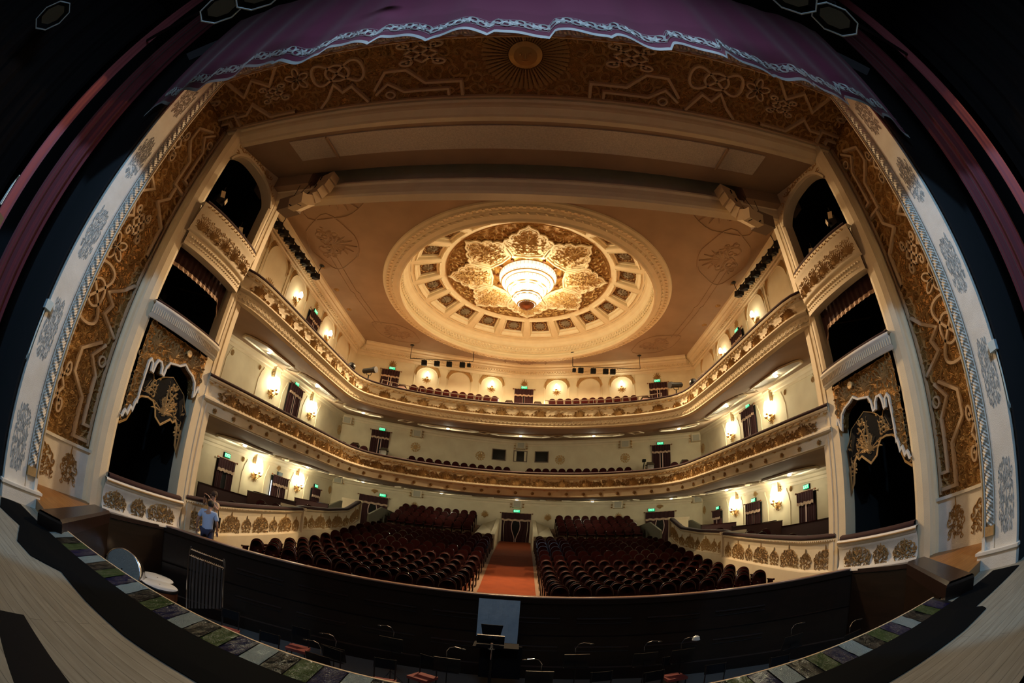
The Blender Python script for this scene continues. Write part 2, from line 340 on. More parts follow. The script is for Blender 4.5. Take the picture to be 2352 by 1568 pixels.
def cartouche(mb, fn, u, v, w, h, cell=.10, mi=0, dep=.03, seed=1, spike=True):
    # lacy mound of scrollwork with a small central spike
    field(mb, fn, u - w / 2, u + w / 2, v, v + h * .82, cell, mi, dep, seed, inside=lambda x, y: ((x - u) / (w * .5)) ** 2 + ((y - v - h * .28) / (h * .52)) ** 2 < 1)
    for k in range(9):
        a = pi * (.02 + .96 * k / 8); x0, y0 = u + w * .44 * cos(a), v + h * .28 + h * .42 * sin(a); s_ = 1 if k < 4 else -1
        leaf(mb, fn, x0, y0, a + s_ * .5, h * .26, s_ * 2.6, w * .035, dep, 6, mi)
    for s_ in (-1, 1):
        leaf(mb, fn, u, v + h * .3, (.35 if s_ > 0 else pi - .35), w * .62, s_ * 4.2, w * .035, dep * 1.2, 10, mi)
        leaf(mb, fn, u + s_ * w * .3, v + h * .2, (1.3 if s_ > 0 else pi - 1.3), w * .3, -s_ * 4.5, w * .03, dep * 1.2, 8, mi)
    if spike:
        leaf(mb, fn, u, v + h * .55, pi / 2, h * .5, 0, w * .06, dep * 1.3, 4, mi)
        for s_ in (-1, 1): leaf(mb, fn, u, v + h * .5, pi / 2 + s_ * .55, h * .34, s_ * 1.2, w * .05, dep, 5, mi)
def rosette(mb, fn, u, v, r, n=8, mi=0, dep=0.04):
    for k in range(n): a = 2 * pi * k / n; leaf(mb, fn, u + 0.15 * r * cos(a), v + 0.15 * r * sin(a), a, r * 0.85, 0.0, r * 0.30, dep, 4, mi)
    mb.add([fn(u + r * 0.28 * cos(k * pi / 4), v + r * 0.28 * sin(k * pi / 4), dep * 0.6) for k in range(8)] + [fn(u, v, dep * 1.6)], [(k, (k + 1) % 8, 8) for k in range(8)], mi)
def field(mb, fn, u0, u1, v0, v1, cell=0.35, mi=0, dep=0.04, seed=1, inside=None, wd=1.0):
    rnd = random.Random(seed); nu = max(1, int((u1 - u0) / cell)); nv = max(1, int((v1 - v0) / cell))
    for i in range(nu):
        for j in range(nv):
            u = u0 + (i + 0.5) * (u1 - u0) / nu + rnd.uniform(-.1, .1) * cell; v = v0 + (j + 0.5) * (v1 - v0) / nv + rnd.uniform(-.1, .1) * cell
            if inside and not inside(u, v): continue
            a = rnd.uniform(0, 2 * pi); sg = 1 if (i + j) % 2 else -1
            leaf(mb, fn, u, v, a, cell * 1.5, sg * 5.0, cell * 0.10 * wd, dep, 9, mi)
            leaf(mb, fn, u, v, a + 2.4, cell * 0.8, -sg * 2.5, cell * 0.13 * wd, dep, 5, mi)
            leaf(mb, fn, u, v, a + 4.1, cell * 0.7, sg * 2.0, cell * 0.12 * wd, dep, 4, mi)
def ribbon(mb, fn, pts, w=0.05, h=0.06, mi=0, closed=False):
    k = len(pts); vs = []
    for i in range(k):
        a = pts[(i - 1) % k] if (closed or i > 0) else pts[i]; b = pts[(i + 1) % k] if (closed or i < k - 1) else pts[i]
        p = pts[i]; d1 = (p[0] - a[0], p[1] - a[1]); d2 = (b[0] - p[0], b[1] - p[1])
        l1 = hypot(*d1) or 1; l2 = hypot(*d2) or 1; tx, ty = d1[0] / l1 * (l1 > 1e-6) + d2[0] / l2, d1[1] / l1 + d2[1] / l2
        l = hypot(tx, ty) or 1; nx, ny = -ty / l, tx / l; sc = min(1.6, 1 / max(0.5, abs(nx * (-d2[1] / l2) + ny * (d2[0] / l2)) if (d2[0] or d2[1]) else 1))
        nx *= w * sc; ny *= w * sc
        vs += [fn(p[0] + nx, p[1] + ny, 0), fn(p[0] + nx * .7, p[1] + ny * .7, h), fn(p[0] - nx * .7, p[1] - ny * .7, h), fn(p[0] - nx, p[1] - ny, 0)]
    fs = []
    for i in range(k if closed else k - 1):
        a = i * 4; b = ((i + 1) % k) * 4
        fs += [(a, a + 1, b + 1, b), (a + 1, a + 2, b + 2, b + 1), (a + 2, a + 3, b + 3, b + 2)]
    mb.add(vs, fs, mi)
# ------------------------------------------------------------------ room shell
DC = (0.0, 20.66)       # dome centre in plan
ZC = 14.17
b = MB(); b.box((0, -2.0, -0.1), (26, 11.56, 0.2)); stage_floor = struct(b.build('floor', M['stage']), 'pale plank stage floor')
b = MB()
for s_ in (-1, 1):
    poly = [(s_ * 6.25, 3.55), (s_ * 7.5, 3.8), (s_ * 12, 3.8), (s_ * 12, 6.7), (s_ * 8.75, 6.7), (s_ * 8.75, 6.45)]
    if s_ < 0: poly.reverse()
    b.add([(x, y, 0.18) for x, y in poly] + [(x, y, -0.1) for x, y in poly], [tuple(range(6))] + [(i, i + 6, (i + 1) % 6 + 6, (i + 1) % 6) for i in range(6)])
struct(b.build('floor_apron', M['apron']), 'orange-brown side apron boards of the stage front')
# hall floor: flat, then rising to the back
def hz(y):
    P = [(9, -.5), (13.5, -.5), (16, -.32), (22.5, .75), (30, 1.46)]
    for (a, za), (c, zc) in zip(P, P[1:]):
        if y <= c: return za + (zc - za) * max(0, y - a) / (c - a)
    return 1.46
fyc = lambda x: 10.52 - .93 * (min(abs(x), 8.45) / 7.0) ** 2 * .95 if abs(x) < 8.45 else 8.95
XS = [-12.2, -8.46, -8.45] + [k * .65 - 8.45 for k in range(1, 26)] + [8.45, 8.46, 12.2]
b = MB(); b.grid([[(x, max(y, fyc(x)) if y < 9.1 else y, hz(y)) for x in XS] for y in (9.0, 11.0, 13.5, 16, 22.5, 30.2)]); struct(b.build('floor_hall', M['floorhall']))
b = MB()
for rs in (0,):
    b.grid([[(-1.0, y, hz(y) + .012), (1.0, y, hz(y) + .012)] for y in (10.6, 13.5, 16, 22.5, 29.9)], 0)
    b.grid([[(-1.0, y, hz(y)), (-1.0, y, hz(y) + .012)] for y in (10.6, 13.5, 16, 22.5, 29.9)], 0)
tag(b.build('aisle_carpet', M['carpet']), 'orange-red carpet running up the centre aisle to the back door', 'carpet')
# pit
b = MB(); b.box((0, 7.1, -1.95), (18.4, 7.6, 0.1)); struct(b.build('floor_pit', M['pitfloor']))
# hall side walls / back wall
for s_ in (-1, 1):
    b = MB(); b.grid([[(s_ * 12, y, z) for y in (9.3, 13, 18, 23, yback(12) + .02)] for z in (-1, 3, 7, 11, ZC)]); struct(b.build('wall_' + SIDE[s_], M['wall']))
b = MB(); xs = [-12 + i * 0.5 for i in range(49)]
b.grid([[(x, yback(x), z) for x in xs] for z in (-1, 3, 7, 11, ZC)]); struct(b.build('wall_back', M['wall']))
back = Path([(x, yback(x)) for x in xs], 1)          # normal towards the stage
room = Path([(-12, 9.4)] + [(x, yback(x)) for x in xs] + [(12, 9.4)], 1)
# ceiling with the round opening
b = MB(); rows = []
NS = 96
for i in range(NS + 1):
    a = 2 * pi * i / NS; dx, dy = cos(a), sin(a)
    tt = min([t for t in ((12.3 / abs(dx)) if abs(dx) > 1e-6 else 1e9, ((30.3 - DC[1]) / dy if dy > 0 else (9.4 - DC[1]) / dy) if abs(dy) > 1e-6 else 1e9)])
    rows.append([(DC[0] + dx * r, DC[1] + dy * r, ZC) for r in [7.95 + (tt - 7.95) * k / 4 for k in range(5)]])
b.grid(rows); struct(b.build('ceiling', M['ceil']))
# dome mouldings
prof = [(7.97, 14.17), (7.93, 14.10), (7.80, 14.06), (7.74, 13.98), (7.58, 14.03), (7.50, 13.97), (7.42, 13.98), (7.34, 13.90), (7.12, 13.86), (7.02, 13.79), (6.95, 13.79)]
b = MB(); b.lathe(prof, (DC[0], DC[1], 0), 128)
for i in range(170):
    a = 2 * pi * i / 170; b.box((DC[0] + 7.66 * cos(a), DC[1] + 7.66 * sin(a), 13.99), (0.12, 0.12, 0.07), a)
for i in range(120):
    a = 2 * pi * i / 120; b.box((DC[0] + 7.40 * cos(a), DC[1] + 7.40 * sin(a), 13.92), (0.05, 0.14, 0.05), a + .6)
struct(b.build('trim_1', M['cream'], smooth=False), 'outer moulded ring around the dome opening')
prof = [(6.95, 13.79), (6.92, 13.84), (6.97, 13.98), (7.05, 14.05), (7.03, 14.16), (7.12, 14.24), (7.02, 14.32), (7.05, 14.42), (6.98, 14.50), (6.98, 14.62), (6.90, 14.68), (6.93, 14.78), (6.86, 14.95), (6.72, 15.10), (6.6, 15.15)]
b = MB(); b.lathe(prof, (DC[0], DC[1], 0), 128)
for i in range(190):
    a = 2 * pi * i / 190; b.sphere((DC[0] + 6.97 * cos(a), DC[1] + 6.97 * sin(a), 14.56), 0.075, 5)
for i in range(190):
    a = 2 * pi * (i + .5) / 190; b.box((DC[0] + 7.02 * cos(a), DC[1] + 7.02 * sin(a), 14.38), (0.12, 0.11, 0.07), a)
struct(b.build('trim_2', M['cream']), 'inner beaded wall of the dome recess')
# coffers
R0c, R1c, Z0c, Z1c = 6.6, 4.67, 15.15, 15.8
def pz(r): return Z0c + (Z1c - Z0c) * (R0c - r) / (R0c - R1c)
NC = 20; ha = pi / NC
def loop(r0, r1, an, dz):
    pts = []
    for r, a in ((r0, -an), (r0, 0), (r0, an), (r1, an * r0 / r1 if False else an), (r1, 0), (r1, -an)): pts.append((r * cos(a), r * sin(a), pz(r) + dz))
    return pts
fr = MB(); loops = [loop(6.6, 4.67, ha, 0), loop(6.42, 4.95, ha * .80, 0), loop(6.36, 5.02, ha * .76, -.05), loop(6.30, 5.08, ha * .72, 0), loop(6.26, 5.12, ha * .69, .12), loop(6.16, 5.22, ha * .62, .13), loop(6.14, 5.24, ha * .60, .24)]
for A_, B_ in zip(loops, loops[1:]):
    fr.add(A_ + B_, [(i, (i + 1) % 6, (i + 1) % 6 + 6, i + 6) for i in range(6)])
for k in range(14):
    a = -ha * .78 + ha * 1.56 * k / 13
    for r in (6.39, 4.98): fr.sphere((r * cos(a), r * sin(a), pz(r) - .02), 0.03, 4)
gp = MB(); lp = loops[-1]; gp.add(lp, [tuple(range(6))])
rc = MB(); rm = 5.69
def cf(u, v, n=0): r = rm + v; return (r, u, pz(r) + .23 - n)
rosette(rc, cf, 0, 0, 0.33, 10, dep=0.07); rosette(rc, cf, 0, 0, 0.16, 6, dep=0.12)
fo = MB()
for k in range(12):
    a = 2 * pi * k / 12 + .2; leaf(fo, cf, 0.40 * cos(a), 0.40 * sin(a), a + 1.2, 0.22, 3.0, 0.035, 0.04, 5)
cof = empty('ceiling_coffer', (DC[0], DC[1], 0)); fr.build('frame', M['cream'], cof); gp.build('ground', M['coffer'], cof); fo.build('scrollwork', M['gold'], cof); rc.build('rosette', M['softrel'], cof)
CLK = ['nearest the stage', 'farthest from the stage']
def coffer_label(i):
    a = (i + 0.5) * 18 - 90   # degrees from the +x axis
    x = cos(radians(a)); y = sin(radians(a)); dep = 'far' if y > 0 else 'near'
    s1 = 'right' if x > 0 else 'left'; k = int(round(abs(degs(a, x, y))))
    return 'square dome coffer, %s half, %s from the centre line, %s side' % (dep, ORD[k], s1)
def degs(a, x, y):
    return (abs((abs(a - (90 if y > 0 else -90)) % 360) if abs(a - (90 if y > 0 else -90)) < 180 else 360 - abs(a - (90 if y > 0 else -90))) - 9) / 18
for i in range(NC):
    o = cof if i == 0 else copy_tree(cof)
    o.rotation_euler = (0, 0, radians((i + 0.5) * 18 - 90))
    tag(o, coffer_label(i), 'ceiling coffer', 'coffers around the dome')
# medallion
med = empty('ceiling_medallion', (DC[0], DC[1], 15.8)); tag(med, 'round gold ceiling medallion of scrollwork and eight pale petals around the chandelier', 'medallion')
b = MB(); b.lathe([(4.70, 0.0), (4.66, -.05), (4.6, -.02), (2.1, .0)], n=96); b.build('ground', M['goldfield'], med)
def mf(u, v, n=0): return (u, v, -n)
b = MB(); field(b, mf, -4.6, 4.6, -4.6, 4.6, 0.42, dep=0.10, inside=lambda x, y: 2.3 < hypot(x, y) < 4.42)
b.build('scrollwork', M['gold'], med)
b = MB()
for k in range(56):
    a = 2 * pi * k / 56; leaf(b, mf, 4.5 * cos(a), 4.5 * sin(a), a + 1.3, 0.42, 3.5, 0.05, 0.08, 7)
b.build('scalloped_edge', M['gold'], med)
half = [(0, 4.55), (.12, 4.38), (.42, 4.22), (.52, 4.0), (.50, 3.92), (.80, 3.86), (.95, 3.66), (.92, 3.52), (1.18, 3.42), (1.30, 3.15), (1.24, 2.95), (1.05, 2.75), (.78, 2.1)]
outl = half + [(.0, 2.0)] + [(-x, y) for x, y in reversed(half[1:])]
pb = MB(); pb.add([mf(x, y, .07) for x, y in outl] + [mf(x, y, 0) for x, y in outl], [tuple(range(len(outl)))] + [(i, i + len(outl), (i + 1) % len(outl) + len(outl), (i + 1) % len(outl)) for i in range(len(outl))])
pr_ = MB(); ribbon(pr_, lambda u, v, n=0: mf(u, v, n + .07), outl, .05, .07, closed=True); ribbon(pr_, lambda u, v, n=0: mf(u, v, n + .07), [(x * .84, 3.3 + (y - 3.3) * .86) for x, y in outl], .02, .04, closed=True)
pc = MB(); pf = lambda u, v, n=0: mf(u, v, n + .07)
for s_ in (-1, 1):
    scroll(pc, pf, 0, 2.35, .62, .6, s_, dep=.07); scroll(pc, pf, 0, 3.05, .55, .55, s_, dep=.07)
field(pc, pf, -1.1, 1.1, 2.3, 4.1, 0.27, dep=.06, seed=4, inside=lambda x, y: abs(x) < .74 * (1.25 if y < 3.3 else 1.25 - (y - 3.3) * .95) * min(1, (y - 1.5) / 1.4))
palmette(pc, pf, 0, 3.35, .7, .7, 7, dep=.08)
p0 = pb.build('petal', M['cream'], med); pr_.build('petal_rim', M['cream'], p0); pc.build('petal_carving', M['gold'], p0)
for k in range(1, 8):
    q = copy_tree(p0, med); q.rotation_euler = (0, 0, k * pi / 4)
b = MB(); b.lathe([(2.12, -.02), (2.08, .12), (1.95, .25), (1.2, .52), (.3, .6), (0.01, .6)], n=64); b.build('inner_cup', M['goldfield'], med)
# ceiling reliefs (painted plaster cartouches outside the ring)
def cfn(cx, cy, ro): return lambda u, v, n=0: (cx + u * cos(ro) - v * sin(ro), cy + u * sin(ro) + v * cos(ro), ZC - n)
nm = {(-1, 0): 'front left', (1, 0): 'front right', (-1, 1): 'back left', (1, 1): 'back right', (0, 1): 'back centre', (-1, 2): 'left side', (1, 2): 'right side'}
for key, (cx_, cy_, ro, sc_) in {(-1, 0): (-8.3, 12.0, -.7, 1.3), (1, 0): (8.3, 12.0, .7, 1.3), (-1, 2): (-9.6, 15.6, -1.35, 1.2), (1, 2): (9.6, 15.6, 1.35, 1.2), (-1, 1): (-8.6, 25.2, .8, 1.0), (1, 1): (8.6, 25.2, -.8, 1.0), (0, 1): (0, 29.0, 0, .8)}.items():
    b = MB(); f_ = cfn(cx_, cy_, ro)
    for s_ in (-1, 1): scroll(b, f_, 0, -.3 * sc_, 1.2 * sc_, 1.0 * sc_, s_, dep=.05)
    palmette(b, f_, 0, 0, 1.3 * sc_, 1.1 * sc_, 9, dep=.06); field(b, f_, -.9 * sc_, .9 * sc_, -.6 * sc_, .3 * sc_, .4, dep=.04)
    ribbon(b, f_, [(1.7 * sc_ * cos(t) * (1 + .12 * cos(4 * t)), 1.15 * sc_ * sin(t)) for t in [2 * pi * k / 28 for k in range(28)]], .035, .04, closed=True)
    tag(b.build('ceiling_relief', M['ceil']), 'plaster scroll cartouche on the brown ceiling, %s' % nm[key], 'ceiling relief', 'plaster cartouches on the ceiling')
for s_ in (-1, 1):
    b = MB()
    for dx in (0, .35):
        ribbon(b, cfn(0, 0, 0), [(s_ * (10.15 - dx), 16.6), (s_ * (10.1 - dx), 20.0), (s_ * (9.95 - dx), 20.3), (s_ * (10.0 - dx), 20.6), (s_ * (9.7 - dx), 24.0)], .02, .03)
    struct(b.build('trim_%d' % (7 + (s_ + 1) // 2), M['ceil']))
    for k, yy in enumerate((17.6, 19.9, 22.2)):
        c_ = (s_ * (11.0), yy); b = MB(); rosette(b, cfn(c_[0], c_[1], 0), 0, 0, .17, 8, dep=.05)
        tag(b.build('ceiling_vent', M['dkgold']), 'small round pierced vent rosette, %s along the %s ceiling edge' % (ORD[k], SIDE[s_]), 'vent', 'round vents along the ceiling edge')
# upper cornice
b = MB(); room.sweep(b, [(0, 13.25), (.04, 13.25), (.06, 13.36), (.10, 13.40), (.10, 13.52), (.16, 13.56), (.16, 13.62), (.30, 13.70), (.34, 13.84), (.44, 13.90), (.44, 13.98), (.62, 14.06), (.66, 14.17)], step=.6)
n_ = int(room.L / .19)
for i in range(n_):
    x, y = room(i * .19 + .1, .2); x2, y2 = room(i * .19 + .14, .2); b.box((x, y, 13.66), (.10, .16, .14), atan2(y2 - y, x2 - x))
for i in range(n_):
    x, y = room(i * .19 + .1, .08); b.box((x, y, 13.46), (.09, .05, .06), 0)
struct(b.build('trim_3', M['cream']), 'dentilled cornice around the upper hall')
# ------------------------------------------------------------------ proscenium portal
F = empty('proscenium_frame', (0, 3.4, 0)); tag(F, 'white plaster proscenium frame with rope moulding and arabesque patches', 'proscenium frame')
def rel(o, par): o.parent = par; o.matrix_parent_inverse = Matrix.Translation(-par.location) @ Matrix.Identity(4); return o
def child(mb, name, mt, par, smooth=False):
    L = par.location; mb.v = [(p[0] - L[0], p[1] - L[1], p[2] - L[2]) for p in mb.v]; return mb.build(name, mt, par, smooth)
for s_ in (-1, 1):
    b = MB(); X = s_ * 7.5
    pr2 = [(X + s_ * .9, 3.0), (X, 3.0), (X, 3.50), (X + s_ * .05, 3.51), (X + s_ * .05, 3.53), (X + s_ * .02, 3.54), (X + s_ * .02, 3.72), (X - s_ * .03, 3.73), (X - s_ * .03, 3.80), (X + s_ * .5, 3.82), (X + s_ * 1.9, 3.9)]
    b.grid([[(x, y, z) for x, y in pr2] for z in (.27, 2, 4, 6, 8, 10.4)])
    child(b, 'jamb', M['white'], F)
    b = MB(); b.box((X + s_ * .40, 3.42, .13), (.94, .92, .27)); b.box((X + s_ * .40, 3.42, .285), (1.0, .98, .05)); child(b, 'plinth', M['white'], F)
    b = MB(); n = 150
    for k in range(n):
        z = .75 + (10.35 - .75) * k / (n - 1)
        b.tube([(X + s_ * .0, 3.545, z - .085), (X - s_ * .035, 3.585, z - .04), (X - s_ * .045, 3.63, z), (X - s_ * .035, 3.675, z + .04), (X - s_ * .0, 3.715, z + .085)], [.012, .022, .026, .022, .012], 5)
    child(b, 'rope_moulding', M['rope'], F)
    b = MB(); b.tube([(X - s_ * .035, 3.765, .55), (X - s_ * .035, 3.765, 10.4)], .018, 6); b.box((X - s_ * .005, 3.62, .62), (.08, .2, .16)); child(b, 'edge_bead', M['gold'], F)
    for k in range(5):
        zc = 1.1 + k * 1.95; b = MB()
        f_ = lambda u, v, n=0, X=X, s_=s_, zc=zc: (X - s_ * n, 3.24 + u * .2, zc + v)
        field(b, f_, -.85, .85, -.55, .55, .17, dep=.009, seed=k + 3, inside=lambda u, v: (u / .9) ** 2 + (v / .6) ** 2 < 1, wd=1.3)
        child(b, 'arabesque_patch', M['arab'], F)
b = MB(); pt = [(3.0, 11.4), (3.0, 10.4), (3.50, 10.4), (3.51, 10.45), (3.54, 10.42), (3.72, 10.42), (3.73, 10.37), (3.80, 10.37), (3.82, 10.9), (3.9, 12.0)]
b.grid([[(x, y, z) for y, z in pt] for x in (-8.4, -4, 0, 4, 8.4)]); child(b, 'head', M['white'], F)
b = MB(); n = 170
for k in range(n):
    x = -7.45 + 14.9 * k / (n - 1); b.tube([(x - .05, 3.555, 10.41), (x, 3.63, 10.36), (x + .05, 3.71, 10.41)], [.02, .038, .02], 5)
child(b, 'rope_moulding', M['rope'], F)
b = MB(); b.tube([(-7.5, 3.765, 10.36), (7.5, 3.765, 10.36)], .02, 6)
f_ = lambda u, v, n=0: (u, 3.76 + v, 10.37 - n)
for k in range(80): leaf(b, f_, -7.3 + k * .185, 0, .5 if k % 2 else -.5, .2, 2.5, .02, .02, 4)
child(b, 'edge_bead', M['gold'], F)

# carved gold linings between frame and boxes
GX, GZ = 9.3, 11.46
def knot(fn, mb, u, z, w_, h, mi=0):
    q = [(u + w_ * sin(2 * t), z + h * cos(t) * 1.0) for t in [2 * pi * k / 36 for k in range(36)]]
    ribbon(mb, fn, q, .045, .09, mi, True)
    ribbon(mb, fn, [(u + w_ * .75 * cos(t), z + h * .45 * sin(t)) for t in [2 * pi * k / 20 for k in range(20)]], .04, .09, mi, True)
def lattice(fn, mb, u, z, w_, h, mi=0):
    for a, c in (((-1, -1), (1, 1)), ((-1, 1), (1, -1)), ((-1, 0), (0, 1)), ((0, -1), (1, 0)), ((-1, 0), (0, -1)), ((0, 1), (1, 0))):
        ribbon(mb, fn, [(u + a[0] * w_, z + a[1] * h), (u + c[0] * w_, z + c[1] * h)], .04, .08, mi)
    for s1 in (-1, 1):
        for s2 in (-1, 1): ribbon(mb, fn, [(u + s1 * w_ * (1 + .28 * cos(t)), z + s2 * h * (1 + .35 * sin(t))) for t in [2 * pi * k / 14 for k in range(14)]], .035, .08, mi, True)
def strapwork(fn, mb, L, z0):   # u: 0 at the inner (hall) edge .. 2 at the stage edge; v: along
    v = z0; k = 0
    while v < L - .6:
        if k % 3 == 0:
            ribbon(mb, fn, [(.10, v), (.55, v), (.55, v + .9), (1.0, v + 1.35), (1.0, v + 1.9), (.45, v + 2.3)], .05, .10)
            ribbon(mb, fn, [(.12, v + .35), (.32, v + .35), (.32, v + 1.5), (.62, v + 1.9), (.30, v + 2.3)], .045, .10)
            lattice(fn, mb, 1.45, v + .9, .26, .42); ribbon(mb, fn, [(.25 + .11 * cos(t), v + 1.9 + .12 * sin(t)) for t in [2 * pi * j / 12 for j in range(12)]], .03, .08, 0, True)
            v += 2.45
        elif k % 3 == 1:
            knot(fn, mb, 1.2, v + .75, .34, .75); ribbon(mb, fn, [(.12, v + .1), (.7, v + .45), (.55, v + .75), (.85, v + .95), (.4, v + 1.25), (.12, v + 1.55)], .05, .10)
            for q in range(5):
                a = 2 * pi * q / 5; ribbon(mb, fn, [(1.25 + .2 * cos(a) + .17 * cos(t) * cos(a) - .09 * sin(t) * sin(a), v + 1.95 + .2 * sin(a) + .17 * cos(t) * sin(a) + .09 * sin(t) * cos(a)) for t in [2 * pi * j / 12 for j in range(12)]], .03, .09, 0, True)
            v += 2.3
        else:
            ribbon(mb, fn, [(.18, v + .1), (.18, v + 1.0), (.75, v + 1.45), (.45, v + 1.8), (.45, v + 2.2)], .05, .10)
            ribbon(mb, fn, [(1.85, v + .15), (1.25, v + .6), (1.6, v + 1.1), (1.1, v + 1.6), (1.8, v + 2.0)], .045, .10)
            lattice(fn, mb, .95, v + .55, .22, .32)
            v += 2.25
        k += 1
for s_ in (-1, 1):
    G = empty('gold_portal_wall', (s_ * GX, 5.0, .18)); tag(G, 'tall carved gold wall panel with strapwork beside the stage, %s side' % SIDE[s_], 'gold panel', 'gold portal panels')
    b = MB(); b.grid([[(s_ * GX, y, z) for y in (3.95, 5, 6.12)] for z in (1.35, 4, 7, 9, GZ)]); child(b, 'gold_ground', M['goldwall'], G)
    fn = lambda u, v, n=0, s_=s_: (s_ * (GX - n), 6.05 - u, 1.45 + v)
    b = MB(); strapwork(fn, b, 10.0, .1)
    ribbon(b, fn, [(.04, 0), (.04, 9.9)], .035, .08); ribbon(b, fn, [(2.0, 0), (2.0, 9.9)], .035, .08)
    child(b, 'strapwork', M['strap'], G)
    b = MB(); field(b, fn, .05, 2.05, 0, 9.8, .34, dep=.055, seed=11); child(b, 'scrollwork', M['gold'], G)
    b = MB(); b.box((s_ * (GX + .03), 5.03, .75), (.14, 2.2, 1.14)); b.box((s_ * (GX - .04), 5.03, 1.36), (.12, 2.2, .07)); child(b, 'dado', M['white'], G)
    b = MB(); f_ = lambda u, v, n=0, s_=s_: (s_ * (GX - .045 - n), 5.0 - u, .78 + v)
    for uu, ww in ((-.55, .45), (.35, .8)):
        cartouche(b, f_, uu, -.36, ww, .85, .11, dep=.03)
    child(b, 'dado_cartouche', M['gold'], G)
G = empty('gold_portal_soffit', (0, 5.0, GZ)); tag(G, 'carved gold underside of the portal with pale strapwork and a sun face', 'gold soffit')
b = MB(); b.grid([[(x, y, GZ) for y in (3.95, 5, 6.12)] for x in (-9.3, -5, 0, 5, 9.3)]); child(b, 'gold_ground', M['goldwall'], G)
b = MB()
for s_ in (-1, 1):
    fn = lambda u, v, n=0, s_=s_: (s_ * (1.5 + v), 6.05 - u, GZ - n)
    strapwork(fn, b, 7.9, .1)
ribbon(b, lambda u, v, n=0: (u, v, GZ - n), [(-9.2, 6.02), (9.2, 6.02)], .04, .08)
child(b, 'strapwork', M['strap'], G)
b = MB(); field(b, lambda u, v, n=0: (u, v, GZ - n), -9.2, 9.2, 4.0, 6.0, .36, dep=.05, seed=2, inside=lambda u, v: hypot(u, (v - 4.7)) > 1.15); child(b, 'scrollwork', M['gold'], G)
sf = lambda u, v, n=0: (u, 4.75 + v, GZ - n)
b = MB()
for k in range(48):
    a = 2 * pi * k / 48; b.add([sf(.42 * cos(a - .035), .42 * sin(a - .035), .05), sf(.42 * cos(a + .035), .42 * sin(a + .035), .05), sf(1.02 * cos(a + .05), 1.02 * sin(a + .05), .02), sf(1.02 * cos(a - .05), 1.02 * sin(a - .05), .02), sf(.42 * cos(a), .42 * sin(a), .10), sf(1.05 * cos(a), 1.05 * sin(a), .08)], [(0, 4, 5, 3), (4, 1, 2, 5)])
sun_ = child(b, 'sun_rays', M['gold'], G)
b = MB(); b.lathe([(.42, 0), (.40, .08), (.28, .14), (.01, .17)], n=24, axis=Matrix.Diagonal((1, 1, -1))); b.v = [(x, y + 4.75, z + GZ) for x, y, z in b.v]
for x_ in (-.11, .11): b.sphere((x_, 4.68, GZ - .15), .04, 6)
b.tube([(0, 4.66, GZ - .17), (0, 4.80, GZ - .20)], [.02, .035], 6); b.tube([(-.08, 4.87, GZ - .15), (0, 4.89, GZ - .17), (.08, 4.87, GZ - .15)], .018, 5)
child(b, 'sun_face', M['dkgold'], G)
# second moulded band of the portal (pilasters and head)
pr3 = [(9.30, 6.10), (9.24, 6.12), (9.20, 6.18), (9.10, 6.20), (9.06, 6.17), (8.98, 6.24), (8.92, 6.34), (8.82, 6.36), (8.80, 6.42), (8.66, 6.44)]
b = MB()
for s_ in (-1, 1): b.grid([[(s_ * x, y, z) for x, y in pr3] for z in (.18, 3, 6, 9, GZ)])
pt = [(6.10, 11.46), (6.12, 11.40), (6.18, 11.36), (6.20, 11.27), (6.24, 11.2), (6.34, 11.15), (6.42, 11.12), (6.46, 11.06), (6.6, 11.06)]
b.grid([[(x, y, z) for y, z in pt] for x in (-9.3, -5, 0, 5, 9.3)]); struct(b.build('trim_4', M['cream']), 'moulded inner portal band')
# acoustic ceiling panel between the portal and the lighting slot
b = MB(); b.grid([[(x, 6.46, 11.06), (x, 6.75, 11.13), (x, 7.85, 11.38), (x, 8.6, 11.60)] for x in (-9, -7.3, 0, 7.3, 9)]); b.grid([[(x, 8.6, 11.6), (x, 8.6, 14.2)] for x in (-9, 9)]); struct(b.build('ceiling_front', M['ceil']))
b = MB(); b.box((0, 7.28, 11.235), (13.8, 1.02, .03), 0, 0, atan2(.25, 1.1)); tag(b.build('acoustic_board', M['panel']), 'long rough grey-brown plaster panel in the sloping front ceiling', 'ceiling panel')
b = MB()
for x_ in (-5.6, 5.6): b.box((x_, 7.3, 11.18), (.06, 1.1, .06), 0, 0, atan2(.25, 1.1))
struct(b.build('trim_5', M['ceil']))
